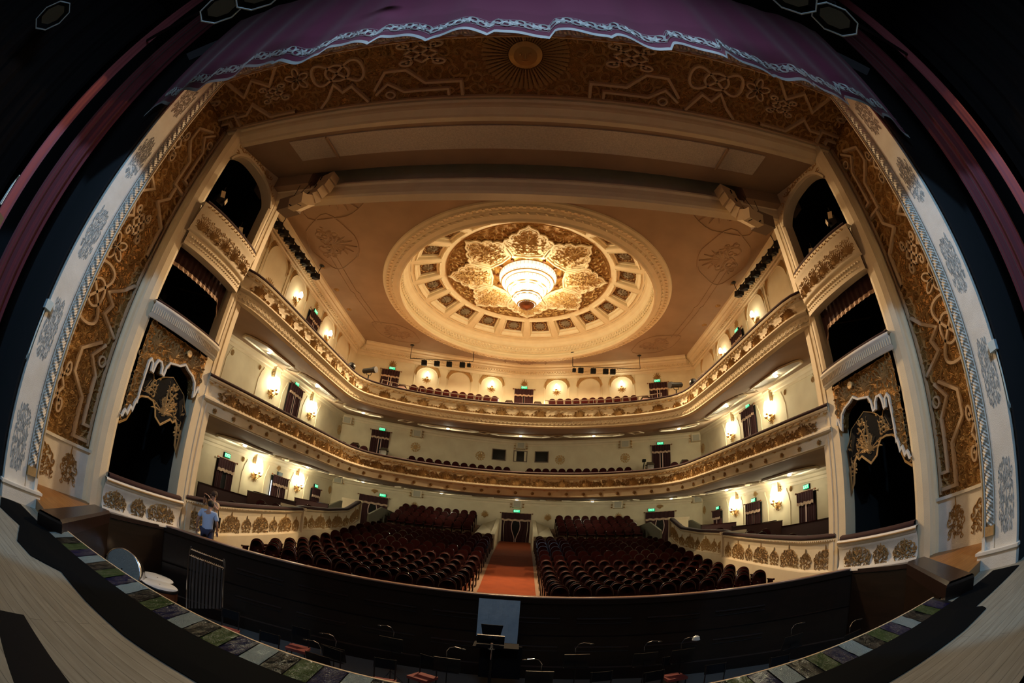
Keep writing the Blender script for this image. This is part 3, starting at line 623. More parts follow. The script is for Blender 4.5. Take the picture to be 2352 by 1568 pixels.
# lighting slot: dark void behind, then the beam
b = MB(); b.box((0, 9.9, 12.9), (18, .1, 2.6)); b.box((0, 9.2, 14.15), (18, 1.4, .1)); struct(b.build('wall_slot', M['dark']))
for s_ in (-1, 1):
    b = MB(); b.box((s_ * 8.1, 8.85, 11.6), (2.3, .5, .9)); struct(b.build('wall_slot_end_' + SIDE[s_], M['ceil']))
b = MB(); bp = [(9.0, 11.28), (8.9, 11.28), (8.84, 11.24), (8.84, 11.17), (8.90, 11.12), (8.92, 10.95), (8.96, 10.80), (9.02, 10.74), (9.30, 10.72), (9.36, 10.80), (9.4, 11.0), (9.4, 14.2)]
b.grid([[(x, y, z) for y, z in bp] for x in (-8.7, -3, 3, 8.7)]); struct(b.build('trim_6', M['cream']), 'long moulded ceiling beam in front of the dome')
for s_ in (-1, 1):
    b = MB(); b.box((s_ * 10.4, 9.35, 6.6), (3.4, .12, 15.2)); struct(b.build('wall_screen_' + SIDE[s_], M['wall']))
    b = MB(); x0, x1 = s_ * 8.28, s_ * 8.62
    cp = [(s_ * 8.66, 9.02), (s_ * 8.44, 8.98), (s_ * 8.32, 8.98), (s_ * 8.28, 9.02), (s_ * 8.27, 9.12), (s_ * 8.30, 9.14), (s_ * 8.30, 9.18), (s_ * 8.27, 9.20), (s_ * 8.27, 9.40), (s_ * 8.8, 9.41)]
    b.grid([[(x, y, z) for x, y in cp] for z in (-.5, 3, 6, 9, 10.9)]); struct(b.build('trim_column_' + SIDE[s_], M['cream']), 'slim cream pillar between the stage boxes and the balconies, %s side' % SIDE[s_])
# ------------------------------------------------------------------ stage box towers (three openings each)
def hi0(u):
    P = [(-.03, 2.40), (.02, 2.46), (.035, 2.62), (.07, 2.55), (.09, 2.75), (.12, 2.68), (.135, 2.95), (.15, 2.92), (.155, 3.95), (.18, 4.05), (.21, 3.98), (.215, 3.80), (.245, 3.78), (.25, 4.0), (.27, 4.12), (.31, 4.12), (.345, 4.0), (.35, 3.86), (.385, 3.84), (.39, 4.05), (.42, 4.22), (.50, 4.27), (.56, 4.30), (.62, 4.41), (.68, 4.32), (.76, 4.24), (.81, 4.12), (.835, 3.9), (.84, 3.75), (.855, 3.80), (.87, 4.02), (.885, 4.05), (.9, 3.9)]
    for (a, za), (c, zc) in zip(P, P[1:]):
        if u <= c: return za + (zc - za) * (u - a) / (c - a)
    return 3.9
def hi2(u): return 8.5 + 1.45 + 1.05 * max(0.0, 1 - abs((u - .47) / .49) ** 2.6) ** .5
for s_ in (-1, 1):
    sd = SIDE[s_]
    T = empty('stage_box_tower', (s_ * 8.5, 7.7, .18)); tag(T, 'gold and cream tower of three stage boxes, %s of the stage' % sd, 'box tower', 'stage box towers')
    A, B_ = Vector((s_ * 8.65, 6.43)), Vector((s_ * 8.30, 9.0)); e = B_ - A; nrm = Vector((-s_, -.136)).normalized()
    def fl(u, z, d=0.0, A=A, e=e, nrm=nrm): p = A + e * u + nrm * d; return (p.x, p.y, z)
    us = sorted(set([round(-.0 + k * .0125, 4) for k in range(81)] + [.15, .155, .215, .35, .9, .02, .05]))
    # cream/gold wall strips between openings
    def strip(name, mt, zl, zh, ul=0.0, uh=1.0, d=0.0, nz=1, dep=0.0):
        b = MB(); rows = []
        for u in us:
            if u < ul - 1e-6 or u > uh + 1e-6: continue
            a, c = zl(u), zh(u); row = [fl(u, a + (c - a) * k / nz, d) for k in range(nz + 1)]
            if dep: row = [fl(u, a, d - dep)] + row
            rows.append(row)
        b.grid(rows); return child(b, name, mt, T)
    ramp0 = lambda z: (lambda u: z)
    strip('spandrel', M['goldfield'], hi0, ramp0(4.95), 0.03, .9, dep=.28, nz=2)
    strip('box_wall', M['cream'], ramp0(1.0), ramp0(5.0), .9, 1.0); 
    b = MB(); b.grid([[fl(.9, z), fl(.9, z, -.45)] for z in (1.0, 4.0)]); b.grid([[fl(.0, z, 0), fl(.0, z, -.45)] for z in (1.0, 2.4)]); child(b, 'jamb', M['cream'], T)
    b = MB(); ribbon(b, lambda u, v, n=0: fl(u / 2.59, v, n), [(u * 2.59, hi0(u) + .02) for u in [k * .01 for k in range(0, 91)]], .035, .07); child(b, 'cusped_edge', M['white'], T)
    f0 = lambda u, v, n=0: fl(u / 2.59, v, n)
    b = MB(); field(b, f0, .1, 2.35, 2.5, 4.95, .24, dep=.045, seed=21, inside=lambda u, v: v > hi0(u / 2.59) + .12)
    for uu in (.5, 1.2, 1.9): palmette(b, f0, uu, 4.45, .5, .5, 7, dep=.05)
    child(b, 'scrollwork', M['gold'], T)
    b = MB(); b.lathe([(.10, 0), (.09, .03), (.01, .04)], n=9, axis=Matrix(((0, 0, -s_), (1, 0, 0), (0, 1, 0)))); p = fl(.62, 4.96 - .22, .07); b.v = [(x + p[0], y + p[1], z + p[2]) for x, y, z in b.v]
    child(b, 'lit_gold_boss', M['lensgold'] if 'lensgold' in M else M['brass'], T)
    # bulging parapets: level 0, 1, 2
    def bulge(u, k=.38): return k * max(0.0, 1 - ((u - .47) / .56) ** 2) ** .6
    def parapet(name, mt, prof, k=.38, u0=-.05, u1=.96):
        b = MB(); rows = []
        for i in range(49):
            u = u0 + (u1 - u0) * i / 48; bb = bulge(u, k); rows.append([fl(u, z, d + bb) for d, z in prof])
        b.grid(rows); return child(b, name, mt, T, True)
    def pf_(z0, k=.38, lean=0.0): return lambda u, v, n=0: fl(u / 2.59, z0 + v, bulge(u / 2.59, k) + n + lean * v)
    parapet('parapet', M['white'], [(.05, .18), (.05, .25), (.0, .3), (-.02, .5), (.02, .75), (.06, .80), (.05, .84), (.10, .86), (.12, .92), (.10, .97), (.02, .98), (-.2, .98)], .22, -.04, .96)
    parapet('rail_cushion', M['velvet'], [(.04, .98), (.06, 1.0), (.05, 1.07), (-.05, 1.10), (-.18, 1.07), (-.2, .98)], .22, -.01, .93)
    b = MB(); ff = pf_(.2, .22)
    for uu, ww, hh in ((.25, .62, .5), (.95, .42, .5), (1.75, .95, .55)):
        cartouche(b, ff, uu, .04, ww, hh * 1.15, .09, dep=.03, seed=int(uu * 9))
    child(b, 'gold_cartouche', M['gold'], T)
    b = MB()
    for i in range(90):
        u = -.03 + .97 * i / 89; p = fl(u, .915, bulge(u, .22) + .125); b.sphere(p, .022, 4)
    child(b, 'bead_row', M['gold'], T)
    # level 1 : fluted parapet 4.95..5.35, opening 5.37..7.12
    parapet('fluted_parapet', M['white'], [(-.02, 4.93), (.02, 4.95), (.03, 5.0), (.08, 5.02), (.08, 5.22), (.14, 5.26), (.15, 5.31), (.10, 5.35), (-.1, 5.35)], .30)
    b = MB()
    for i in range(42):
        u = -.04 + .99 * i / 41; bb = bulge(u, .30); b.tube([fl(u, 5.04, bb + .085), fl(u, 5.21, bb + .095)], .018, 4)
    child(b, 'fluting', M['cream'], T)
    parapet('rail_cushion', M['velvet'], [(.06, 5.34), (.08, 5.37), (.05, 5.42), (-.1, 5.43), (-.14, 5.34)], .30, -.02, .95)
    # wall between level 1 opening and level 2: cornice and frieze bulge
    b = MB()
    b.grid([[fl(u, z, bulge(u, .30) * t) for z, t in ((7.12, 1.0), (7.5, 1.0))] for u in [k / 40 * .98 - .02 for k in range(41)]])
    b.grid([[fl(u, 7.12, bulge(u, .30)), fl(u, 7.14, bulge(u, .30) - .35)] for u in [k / 40 * .98 - .02 for k in range(41)]])
    child(b, 'lintel', M['cream'], T)
    b = MB()
    for i in range(26):
        u = .03 + .9 * i / 25; p = fl(u, 7.38, bulge(u, .30) + .02); b.sphere(p, .035, 5); p = fl(u + .012, 7.26, bulge(u, .30) + .01); b.sphere(p, .022, 4)
    child(b, 'bead_row', M['cream'], T)
    parapet('frieze', M['cream'], [(0.0, 7.5), (.06, 7.52), (.10, 7.56), (.08, 7.62), (.12, 7.7), (.16, 7.95), (.20, 8.2), (.24, 8.26), (.24, 8.40), (.18, 8.44), (-.1, 8.44)], .30)
    b = MB(); ff = pf_(7.62, .30, .13)
    for k in range(5):
        fq = lambda u, v, n=0: ff(u, v, n + .09)
        palmette(b, fq, .2 + k * .5, .06, .46, .40, 11, dep=.05); field(b, fq, -.03 + k * .5, k * .5 + .47, .02, .44, .115, wd=1.3, dep=.05, seed=k)
    child(b, 'gold_relief', M['gold'], T)
    b = MB(); f9 = pf_(8.32, .30)
    for k in range(34): leaf(b, lambda u, v, n=0: f9(u, v, n + .24), .0 + k * .073, 0, .7 if k % 2 else -.7, .08, 2, .02, .02, 4)
    child(b, 'small_scroll_row', M['gold'], T)
    parapet('rail_cushion', M['velvet'], [(.20, 8.43), (.22, 8.46), (.19, 8.52), (0, 8.53), (-.1, 8.43)], .30, -.02, .95)
    # arch above level 2
    strip('arch_wall', M['cream'], lambda u: hi2(u), ramp0(11.62), 0.0, .96, dep=.35, nz=2)
    b = MB(); ribbon(b, f0, [(u * 2.59, hi2(u) + .06) for u in [k * .0125 for k in range(0, 76)]], .05, .09); child(b, 'arch_moulding', M['cream'], T)
    b = MB(); field(b, f0, .05, 2.4, 10.3, 11.35, .2, dep=.03, seed=3, inside=lambda u, v: hi2(u / 2.59) + .15 < v < hi2(u / 2.59) + .42); child(b, 'arch_scrollwork', M['gold'], T)
    # posts left and right of the upper openings
    for (za, zb) in ((5.35, 7.5), (8.44, 11.6)):
        b = MB(); b.grid([[fl(u, z, 0.02 * (j == 1)) for j, u in enumerate((.93, .97, 1.01))] for z in (za, zb)]); b.grid([[fl(.93, z, 0), fl(.93, z, -.4)] for z in (za, zb)])
        b.grid([[fl(0, z, 0), fl(0, z, -.4)] for z in (za, zb)]); child(b, 'post', M['cream'], T)
    b = MB(); b.grid([[fl(u, z, d) for u, d in ((-.16, -.02), (-.10, .03), (-.03, .03), (.0, .0), (.0, -.3))] for z in (.18, 4, 8, 11.62)]); child(b, 'corner_post', M['cream'], T)
    # dark rooms behind
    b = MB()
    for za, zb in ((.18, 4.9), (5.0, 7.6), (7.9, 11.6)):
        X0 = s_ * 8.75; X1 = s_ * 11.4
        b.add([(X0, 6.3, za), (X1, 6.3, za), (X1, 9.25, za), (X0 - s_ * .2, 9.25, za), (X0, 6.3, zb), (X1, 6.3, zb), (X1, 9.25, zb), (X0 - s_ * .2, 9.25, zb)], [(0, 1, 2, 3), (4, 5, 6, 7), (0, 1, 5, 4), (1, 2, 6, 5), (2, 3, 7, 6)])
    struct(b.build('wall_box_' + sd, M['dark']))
    # embroidered lambrequin in the lowest opening
    D = empty('lambrequin', fl(.4, 3.3, -.18)); tag(D, 'black velvet lambrequin with gold embroidery in the %s lower stage box' % sd, 'drapery', 'embroidered lambrequins')
    fd = lambda u, v, n=0: fl(u / 2.59, v, -.18 + n + .03 * sin(u * 9))
    bot = [(-.10, 2.45), (.1, 2.3), (.3, 2.45), (.42, 2.72), (.5, 3.05), (.62, 3.16), (.8, 3.2), (1.0, 3.18), (1.15, 3.02), (1.22, 2.84), (1.42, 2.70), (1.6, 2.86), (1.72, 2.95), (1.84, 2.9), (1.93, 3.0), (2.02, 2.85), (2.08, 2.35), (2.14, 2.2), (2.16, 2.8)]
    top = [(2.2, 3.3), (2.1, 3.45), (2.0, 3.72), (1.72, 3.86), (1.45, 4.0), (1.2, 3.9), (1.0, 3.78), (.85, 3.62), (.78, 3.8), (.62, 3.88), (.45, 3.8), (.36, 3.55), (.1, 3.6), (-.1, 3.4)]
    b = MB(); b.prism(bot + top, fd, .02); child(b, 'velvet', M['black'], D)
    b = MB(); ribbon(b, lambda u, v, n=0: fd(u, v, n + .02), bot, .03, .02); ribbon(b, lambda u, v, n=0: fd(u, v, n + .02), top, .012, .015); child(b, 'gold_piping', M['gold'], D)
    b = MB(); fe = lambda u, v, n=0: fd(u, v, n + .02)
    def inpoly(u, v, P=bot + top):
        c = False
        for (x1, y1), (x2, y2) in zip(P, P[1:] + P[:1]):
            if (y1 > v) != (y2 > v) and u < (x2 - x1) * (v - y1) / (y2 - y1) + x1: c = not c
        return c
    field(b, fe, .0, 2.15, 2.4, 3.85, .17, wd=1.9, dep=.025, seed=31, inside=lambda u, v: inpoly(u, v) and inpoly(u, v - .12) and inpoly(u, v + .05))
    palmette(b, fe, 1.42, 3.0, .5, .8, 9, dep=.03); palmette(b, fe, .62, 3.28, .45, .45, 9, dep=.03)
    child(b, 'gold_embroidery', M['gold'], D)
    # level 1 inner valance and rail, level 2 lanterns
    V = empty('box_valance', fl(.45, 6.9, -.3)); tag(V, 'dark red valance with orange fringe inside the %s middle stage box' % sd, 'drapery', 'box valances')
    b = MB(); rows = []; fr_ = []
    for i in range(61):
        u = .02 + .88 * i / 60; dd = -.42 + bulge(u, .30) + .02 * sin(i * 1.3); zb = 6.72 - .75 * max(0, (u - .80) / .1) ** 1.5 * .6
        rows.append([fl(u, 7.3, dd), fl(u, zb, dd)]); fr_.append([fl(u, zb, dd + .01), fl(u, zb - .11, dd + .015)])
    b.grid(rows); child(b, 'valance', M['velvet'], V); b = MB(); b.grid(fr_); child(b, 'fringe', M['fringe'], V)
    b = MB(); b.tube([fl(.02, 6.25, -1.5), fl(.9, 5.95, -1.5)], .02, 5); tag(b.build('lighting_bar', M['chrome']), 'thin metal bar across the %s middle stage box' % sd, 'bar')
    for k, (uu, zz) in enumerate(((.28, 9.35), (.78, 8.95))):
        L_ = empty('box_lantern', fl(uu, zz, -.5)); tag(L_, 'black lantern with barn doors in the %s top stage box, %s' % (sd, ('nearer the stage', 'nearer the hall')[k]), 'stage lamp', 'lanterns in the top stage boxes')
        b = MB(); p = fl(uu, zz, -.5); b.box(p, (.34, .3, .3), .3 * s_); b.tube([(p[0], p[1], p[2] + .15), (p[0], p[1], p[2] + .6)], .02, 5); child(b, 'housing', M['blackmetal'], L_)
        b = MB(); q = fl(uu, zz, -.22); b.box((q[0], q[1] - .14, q[2] + .1), (.02, .15, .22), .5 * s_, 0, .3); b.box((q[0], q[1] + .12, q[2] + .02), (.02, .13, .2), -.4 * s_, 0, -.3); child(b, 'barn_door', M['spk'], L_)
# ------------------------------------------------------------------ balconies
H1 = [(8.28, 9.0), (8.0, 9.7), (7.82, 10.2), (7.5, 11.4), (7.08, 13.4), (6.8, 15.3), (6.62, 16.5), (5.85, 17.5), (3.75, 18.42), (1.9, 18.85), (0, 19.0)]
H2 = [(8.22, 9.0), (7.95, 9.35), (7.78, 10.2), (7.6, 12.2), (7.42, 15.7), (7.28, 17.6), (6.05, 18.55), (4.1, 19.32), (2.1, 19.76), (0, 19.9)]
def mk(Hh): return Path(smooth_path([(-x, y) for x, y in Hh] + [(x, y) for x, y in reversed(Hh[:-1])], 2), 1)
BP = {1: mk(H1), 2: mk(H2)}
WP = Path([(-12, 9.3 + .8 * i) for i in range(22)] + [(x, yback(x)) for x in xs] + [(12, 9.3 + .8 * i) for i in range(21, -1, -1)], 1)
def wallmatch(k, t):
    """point on the outer wall facing balcony parameter t (0..1)"""
    P = BP[k]; x, y = P(t * P.L)
    if y < 17.0: return (12.0 if x > 0 else -12.0, y + (y - 9) * 1.05)
    f = x / 7.0; xx = max(-12, min(12, f * 12.3)); return (xx, yback(xx) if abs(xx) < 12 else 26.0)
def wz(k, y):
    P = {1: [(9, 3.55), (13, 3.6), (20, 3.95), (27, 4.3), (30, 4.45)], 2: [(9, 7.6), (13, 7.86), (20, 8.5), (27, 8.75), (30, 8.62)]}[k]
    for (a, za), (c, zc) in zip(P, P[1:]):
        if y <= c: return za + (zc - za) * max(0, y - a) / (c - a)
    return P[-1][1]
def fz(k): return {1: 3.56, 2: 6.96}[k]
RT = {1: 4.64, 2: 8.08}
NAME = {1: 'lower', 2: 'upper'}
for k in (1, 2):
    P = BP[k]; rt = RT[k]; Bc = empty('balcony', (0, 19, fz(k))); tag(Bc, '%s curved cream balcony with gold acanthus frieze running around the hall' % NAME[k], 'balcony', 'balconies')
    b = MB(); P.sweep(b, [(-.25, rt - .10), (.05, rt - .10), (.08, rt - .14), (.06, rt - .19), (.02, rt - .21), (.0, rt - .26), (-.05, rt - .30), (-.08, rt - .45), (-.06, rt - .60), (.0, rt - .66), (.07, rt - .68), (.08, rt - .73), (.03, rt - .77), (-.05, rt - .80), (-.10, rt - .95), (-.13, rt - 1.05), (-.10, fz(k) + .02), (-.16, fz(k)), (-.3, fz(k))]); child(b, 'front', M['cream'], Bc)
    b = MB(); P.sweep(b, [(-.30, rt - .10), (-.30, rt - .03), (-.22, rt), (0, rt), (.08, rt - .03), (.09, rt - .08), (.06, rt - .10)]); child(b, 'rail_cushion', M['velvet'], Bc, True)
    nb = int(P.L / .16); b = MB(); f_ = P.fn(rt - .235, .02)
    for i in range(nb): leaf(b, f_, .05 + i * .16, 0, .6 if i % 2 else -.6, .15, 2.2, .03, .035, 4)
    child(b, 'small_scroll_row', M['gold'], Bc)
    sp = 1.0 if k == 1 else .92; n_ = int(P.L / sp); off = (P.L - (n_ - 1) * sp) / 2
    for i in range(n_):
        b = MB(); f_ = P.fn(rt - .68, -.07)
        u_ = off + i * sp; big = (i % 2 == 0)
        if k == 2:
            palmette(b, f_, u_, .02, .62 if big else .48, .40 if big else .34, 13 if big else 9, dep=.07); field(b, f_, u_ - .46, u_ + .46, -.02, .17, .12, dep=.06, seed=i)
            if big: field(b, f_, u_ - .26, u_ + .26, .12, .34, .10, dep=.05, seed=i)
            for q in (-1, 1): scroll(b, f_, u_, .0, .34, .22, q, dep=.06)
            for j in range(7): leaf(b, f_, u_ - .45 + j * .13, -.02, 1.2, .12, -3, .035, .08, 5)
        else:
            palmette(b, f_, u_, .04, .66, .38, 13, dep=.07); field(b, f_, u_ - .5, u_ + .5, .0, .34, .13, dep=.065, seed=i)
            for q in (-1, 1): scroll(b, f_, u_ + q * .05, .0, .42, .34, q, dep=.08); scroll(b, f_, u_ + q * .48, .18, .22, -.2, -q, dep=.06)
            for j in range(7): leaf(b, f_, u_ - .45 + j * .14, -.02, .5, .15, 3, .045, .09, 5)
        child(b, 'acanthus_relief', M['gold'], Bc)
    if k == 1:
        nn = 41
        for i in range(nn):
            u_ = .5 + (P.L - 1.0) * i / (nn - 1); b = MB(); rosette(b, P.fn(rt - .94, -.09), u_, 0, .085, 8, dep=.04); child(b, 'rosette_boss', M['dkgold'], Bc)
    else:
        b = MB(); f_ = P.fn(rt - .9, -.09); nn = int(P.L / .2)
        for i in range(nn):
            u_ = .1 + i * .2; p = f_(u_, .03, .01); b.sphere(p, .028, 4)
            ribbon(b, f_, [(u_ - .1, -.03), (u_ - .05, -.075), (u_, -.09), (u_ + .05, -.075), (u_ + .1, -.03)], .012, .02)
        child(b, 'scalloped_bead_row', M['cream'], Bc)
    # soffit and deck
    b = MB(); rows = []; rows2 = []; nt = 120
    dk = {1: (RT[1] - .95, 5.75), 2: (RT[2] - .95, 10.1)}[k]
    for i in range(nt + 1):
        t = i / nt; x, y = P(t * P.L, -.3); wx, wy = wallmatch(k, t); r = []; r2 = []
        for j in range(5):
            q = j / 4; r.append((x + (wx - x) * q, y + (wy - y) * q, fz(k) + (wz(k, wy) - fz(k)) * q)); zz = dk[0] + (min(dk[1], dk[0] + hypot(wx - x, wy - y) * .24) - dk[0]) * q
            r2.append((x + (wx - x) * q, y + (wy - y) * q, max(zz, r[-1][2] + .08)))
        rows.append(r); rows2.append(r2)
    b.grid(rows); child(b, 'soffit', M['ceil'], Bc); b = MB(); b.grid(rows2); child(b, 'deck', M['floorhall'], Bc)
    SOFF = (rows, rows2) if k == 1 else None
    # octagonal relief panels with a downlight each
    spots = {1: [(-10.6, 14.6), (-10.0, 19.3), (-8.6, 23.6), (-4.4, 25.6), (0, 26.2), (4.4, 25.6), (8.6, 23.6), (10.0, 19.3), (10.6, 14.6)],
             2: [(-10.2, 14.2), (-9.8, 18.3), (-8.7, 22.3), (-4.2, 24.4), (0, 25.0), (4.2, 24.4), (8.7, 22.3), (9.8, 18.3), (10.2, 14.2)]}[k]
    from mathutils.bvhtree import BVHTree
    vs = [Vector(p) for r in rows for p in r]; fs = [(i * 5 + j, i * 5 + j + 1, (i + 1) * 5 + j + 1, (i + 1) * 5 + j) for i in range(nt) for j in range(4)]
    bv = BVHTree.FromPolygons(vs, fs)
    def sz(x, y):
        h = bv.ray_cast(Vector((x, y, 0)), Vector((0, 0, 1))); return h[0].z if h[0] else None
    for i, (x, y) in enumerate(spots):
        z = sz(x, y)
        if z is None: continue
        side = abs(x) > 8; a = 0 if not side else pi / 2 - (.06 if x > 0 else -.06); Lh = 1.75 if side or abs(x) < 5 else 1.5; Wh = .62 if side else .75
        if abs(x) > 8 and y > 21.5: a, Lh, Wh = (.75 if x < 0 else -.75), 1.15, .8
        oct_ = [(-Lh, -.15), (-Lh + .45, -Wh), (Lh - .45, -Wh), (Lh, -.15), (Lh, .15), (Lh - .45, Wh), (-Lh + .45, Wh), (-Lh, .15)]
        def g(u, v, n=0, x=x, y=y, a=a):
            X, Y = x + u * cos(a) - v * sin(a), y + u * sin(a) + v * cos(a); zz = sz(X, Y); return (X, Y, (zz if zz else z) - .02 - n)
        pl = ['leftmost', 'second from the left', 'third from the left', 'fourth from the left', 'middle', 'fourth from the right', 'third from the right', 'second from the right', 'rightmost'][i]
        O = empty('soffit_relief', (x, y, z)); tag(O, 'long octagonal relief panel under the %s balcony, %s' % (NAME[k], pl), 'ceiling panel', 'relief panels under the %s balcony' % NAME[k])
        b = MB(); b.add([g(u, v, .01) for u, v in oct_] + [g(0, 0, .02)], [(j, (j + 1) % 8, 8) for j in range(8)]); child(b, 'relief_ground', M['softrel'], O)
        b = MB(); ribbon(b, g, oct_, .05, .07, closed=True); child(b, 'panel_moulding', M['cream'], O)
        O2 = empty('downlight', g(0, 0, .03)); tag(O2, 'small bright downlight in the soffit panel %s under the %s balcony' % (pl, NAME[k]), 'downlight', 'downlights under the %s balcony' % NAME[k])
        p = g(0, 0, .03); b = MB(); b.lathe([(.13, 0), (.15, -.02), (.12, -.03), (.11, 0)], p, 14); child(b, 'ring', M['brass'], O2, True); b = MB(); b.sphere((p[0], p[1], p[2] - .01), .10, 8, sc=(1, 1, .45)); child(b, 'bulb', M['bulb'], O2, True)
        l = light('downlight_lamp', 'POINT', (0, 0, -.16), L_DOWN, (1.0, .92, .68), O2, .06)
    for i in range(8):      # small diamonds between the panels
        (xa, ya), (xb_, yb_) = spots[i], spots[i + 1]; x, y = (xa + xb_) / 2, (ya + yb_) / 2; z = sz(x, y)
        if z is None: continue
        b = MB(); ribbon(b, lambda u, v, n=0: (x + u, y + v, z - .02 - n), [(-.45, 0), (0, .3), (.45, 0), (0, -.3)], .035, .05, closed=True); child(b, 'soffit_diamond', M['cream'], Bc)
# cornices at the tops of the lower two storeys, where the walls meet the soffits
for k in (1, 2):
    b = MB(); nq = 110; rows = []
    for i in range(nq + 1):
        u = WP.L * (.02 + .96 * i / nq); x0, y0 = WP(u); zt = wz(k, y0) + .02
        rows.append([(*WP(u, d), zt + dz) for d, dz in ((.0, -.42), (.04, -.42), (.05, -.30), (.10, -.26), (.14, -.14), (.26, -.08), (.30, .0))])
    b.grid(rows); struct(b.build('trim_%d' % (8 + k), M['cream']))
# ------------------------------------------------------------------ things on the hall walls: local frame x along wall, -y into the room, z up
def onwall(name, x, y, z, lab=None, cat=None, grp=None):
    if abs(x) >= 11.99: rz = pi / 2 if x < 0 else -pi / 2; px, py = (12.0 if x > 0 else -12.0), y
    else:
        px, py = x, yback(x); dx = .01; sl = (yback(x + dx) - yback(x - dx)) / (2 * dx); rz = atan2(sl, 1)
    o = empty(name, (px, py, z), rz); return tag(o, lab, cat, grp) if lab else o
wfn = lambda u, v, n=0: (u, -n - .01, v)
DN = [0]
def door(x, y, z0, w_, h, lab, seed=1, gap=True, mate='door', light_gap=False, tied=False):
    DN[0] += 1
    D = onwall('door_%d' % DN[0], x, y, z0); struct(D, 'dark doorway ' + lab)
    b = MB(); b.box((0, -.03, h / 2 - .05), (w_ * .94, .06, h)); b.build('doorway', M['dark'], D)
    K = onwall('door_curtain', x, y, z0, 'dark red door curtain, ' + lab, 'curtain', 'door curtains')
    b = MB(); b.tube([(-w_ / 2 - .08, -.16, h), (w_ / 2 + .08, -.16, h)], .02, 6)
    for q in (-1, 1): b.sphere((q * (w_ / 2 + .1), -.16, h), .045, 6)
    b.build('rod', M['bronze'], K)
    b = MB(); rows = []; fr_ = []; n = 40; rnd = random.Random(seed); ph = rnd.uniform(0, 6)
    for i in range(n + 1):
        u = -w_ / 2 + w_ * i / n; d = -.17 - .025 * sin(i * 1.1 + ph); zb = h - .42 + .02 * sin(i * .7 + ph); rows.append([(u, d, h + .01), (u, d, zb)]); fr_.append([(u, d - .008, zb), (u, d - .012, zb - .13)])
    b.grid(rows); b.build('valance', M['curtain'], K); b = MB(); b.grid(fr_); b.build('fringe', M['fringe'], K)
    for q in (-1, 1):
        b = MB(); rows = []; tb = MB(); tr = []
        for i in range(17):
            t = i / 16
            row = []
            for j in range(9):
                zz = (h - .5) * (1 - j / 8); pull = 0.0
                if tied: pull = .45 * sin(pi * min(1, (1 - zz / h) * 1.1)) ** 1.5
                inner = .06 if gap else .0
                if tied: inner = .02 + pull * w_ * .28
                u = q * (inner + (w_ / 2 - inner) * t); row.append((u, -.10 - .03 * sin(t * 22 + ph), zz))
            rows.append(row)
            if i == 0: tr = row
        b.grid(rows); c = b.build('drape', M['curtain'], K)
        tb.grid([[(p[0], p[1] - .012, p[2]) for p in tr], [(p[0] + q * .055, p[1] - .012, p[2]) for p in tr]]); tb.build('edge_band', M['trim'], c)
    if light_gap:
        b = MB(); b.box((-w_ / 2 - .015 if x < 0 else w_ / 2, -.12, h * .45), (.05, .02, h * .8)); b.build('daylight_gap', M['daylight'], D)
    return K
FONT_CACHE = {}
def sign(x, y, z, lab, on=True, w_=.42):
    S = onwall('exit_sign', x, y, z, lab, 'exit sign', 'exit signs')
    b = MB(); b.box((0, -.05, 0), (w_ + .04, .08, .21)); b.build('housing', M['signoff'] if not on else M['black'], S)
    b = MB(); b.box((0, -.095, 0), (w_, .012, .17)); b.build('panel', M['green'] if on else M['signoff'], S)
    key = 'x'
    if key not in FONT_CACHE:
        c = bpy.data.curves.new('letters', 'FONT'); c.body = 'EXIT'; c.size = .19; c.align_x = 'CENTER'; c.align_y = 'CENTER'; c.extrude = .002; to = bpy.data.objects.new('letters_source', c); COL.objects.link(to); bpy.context.view_layer.update(); FONT_CACHE[key] = bpy.data.meshes.new_from_object(to); bpy.data.objects.remove(to)
    t = bpy.data.objects.new('letters', FONT_CACHE[key] if on else FONT_CACHE[key].copy()); COL.objects.link(t); t.parent = S; t.rotation_euler = (pi / 2, 0, 0); t.location = (0, -.105, 0); t.data.materials.clear(); t.data.materials.append(M['greentext'] if on else M['signofft'])
    return S
lv = {0: 'ground floor', 1: 'lower balcony', 2: 'upper balcony'}
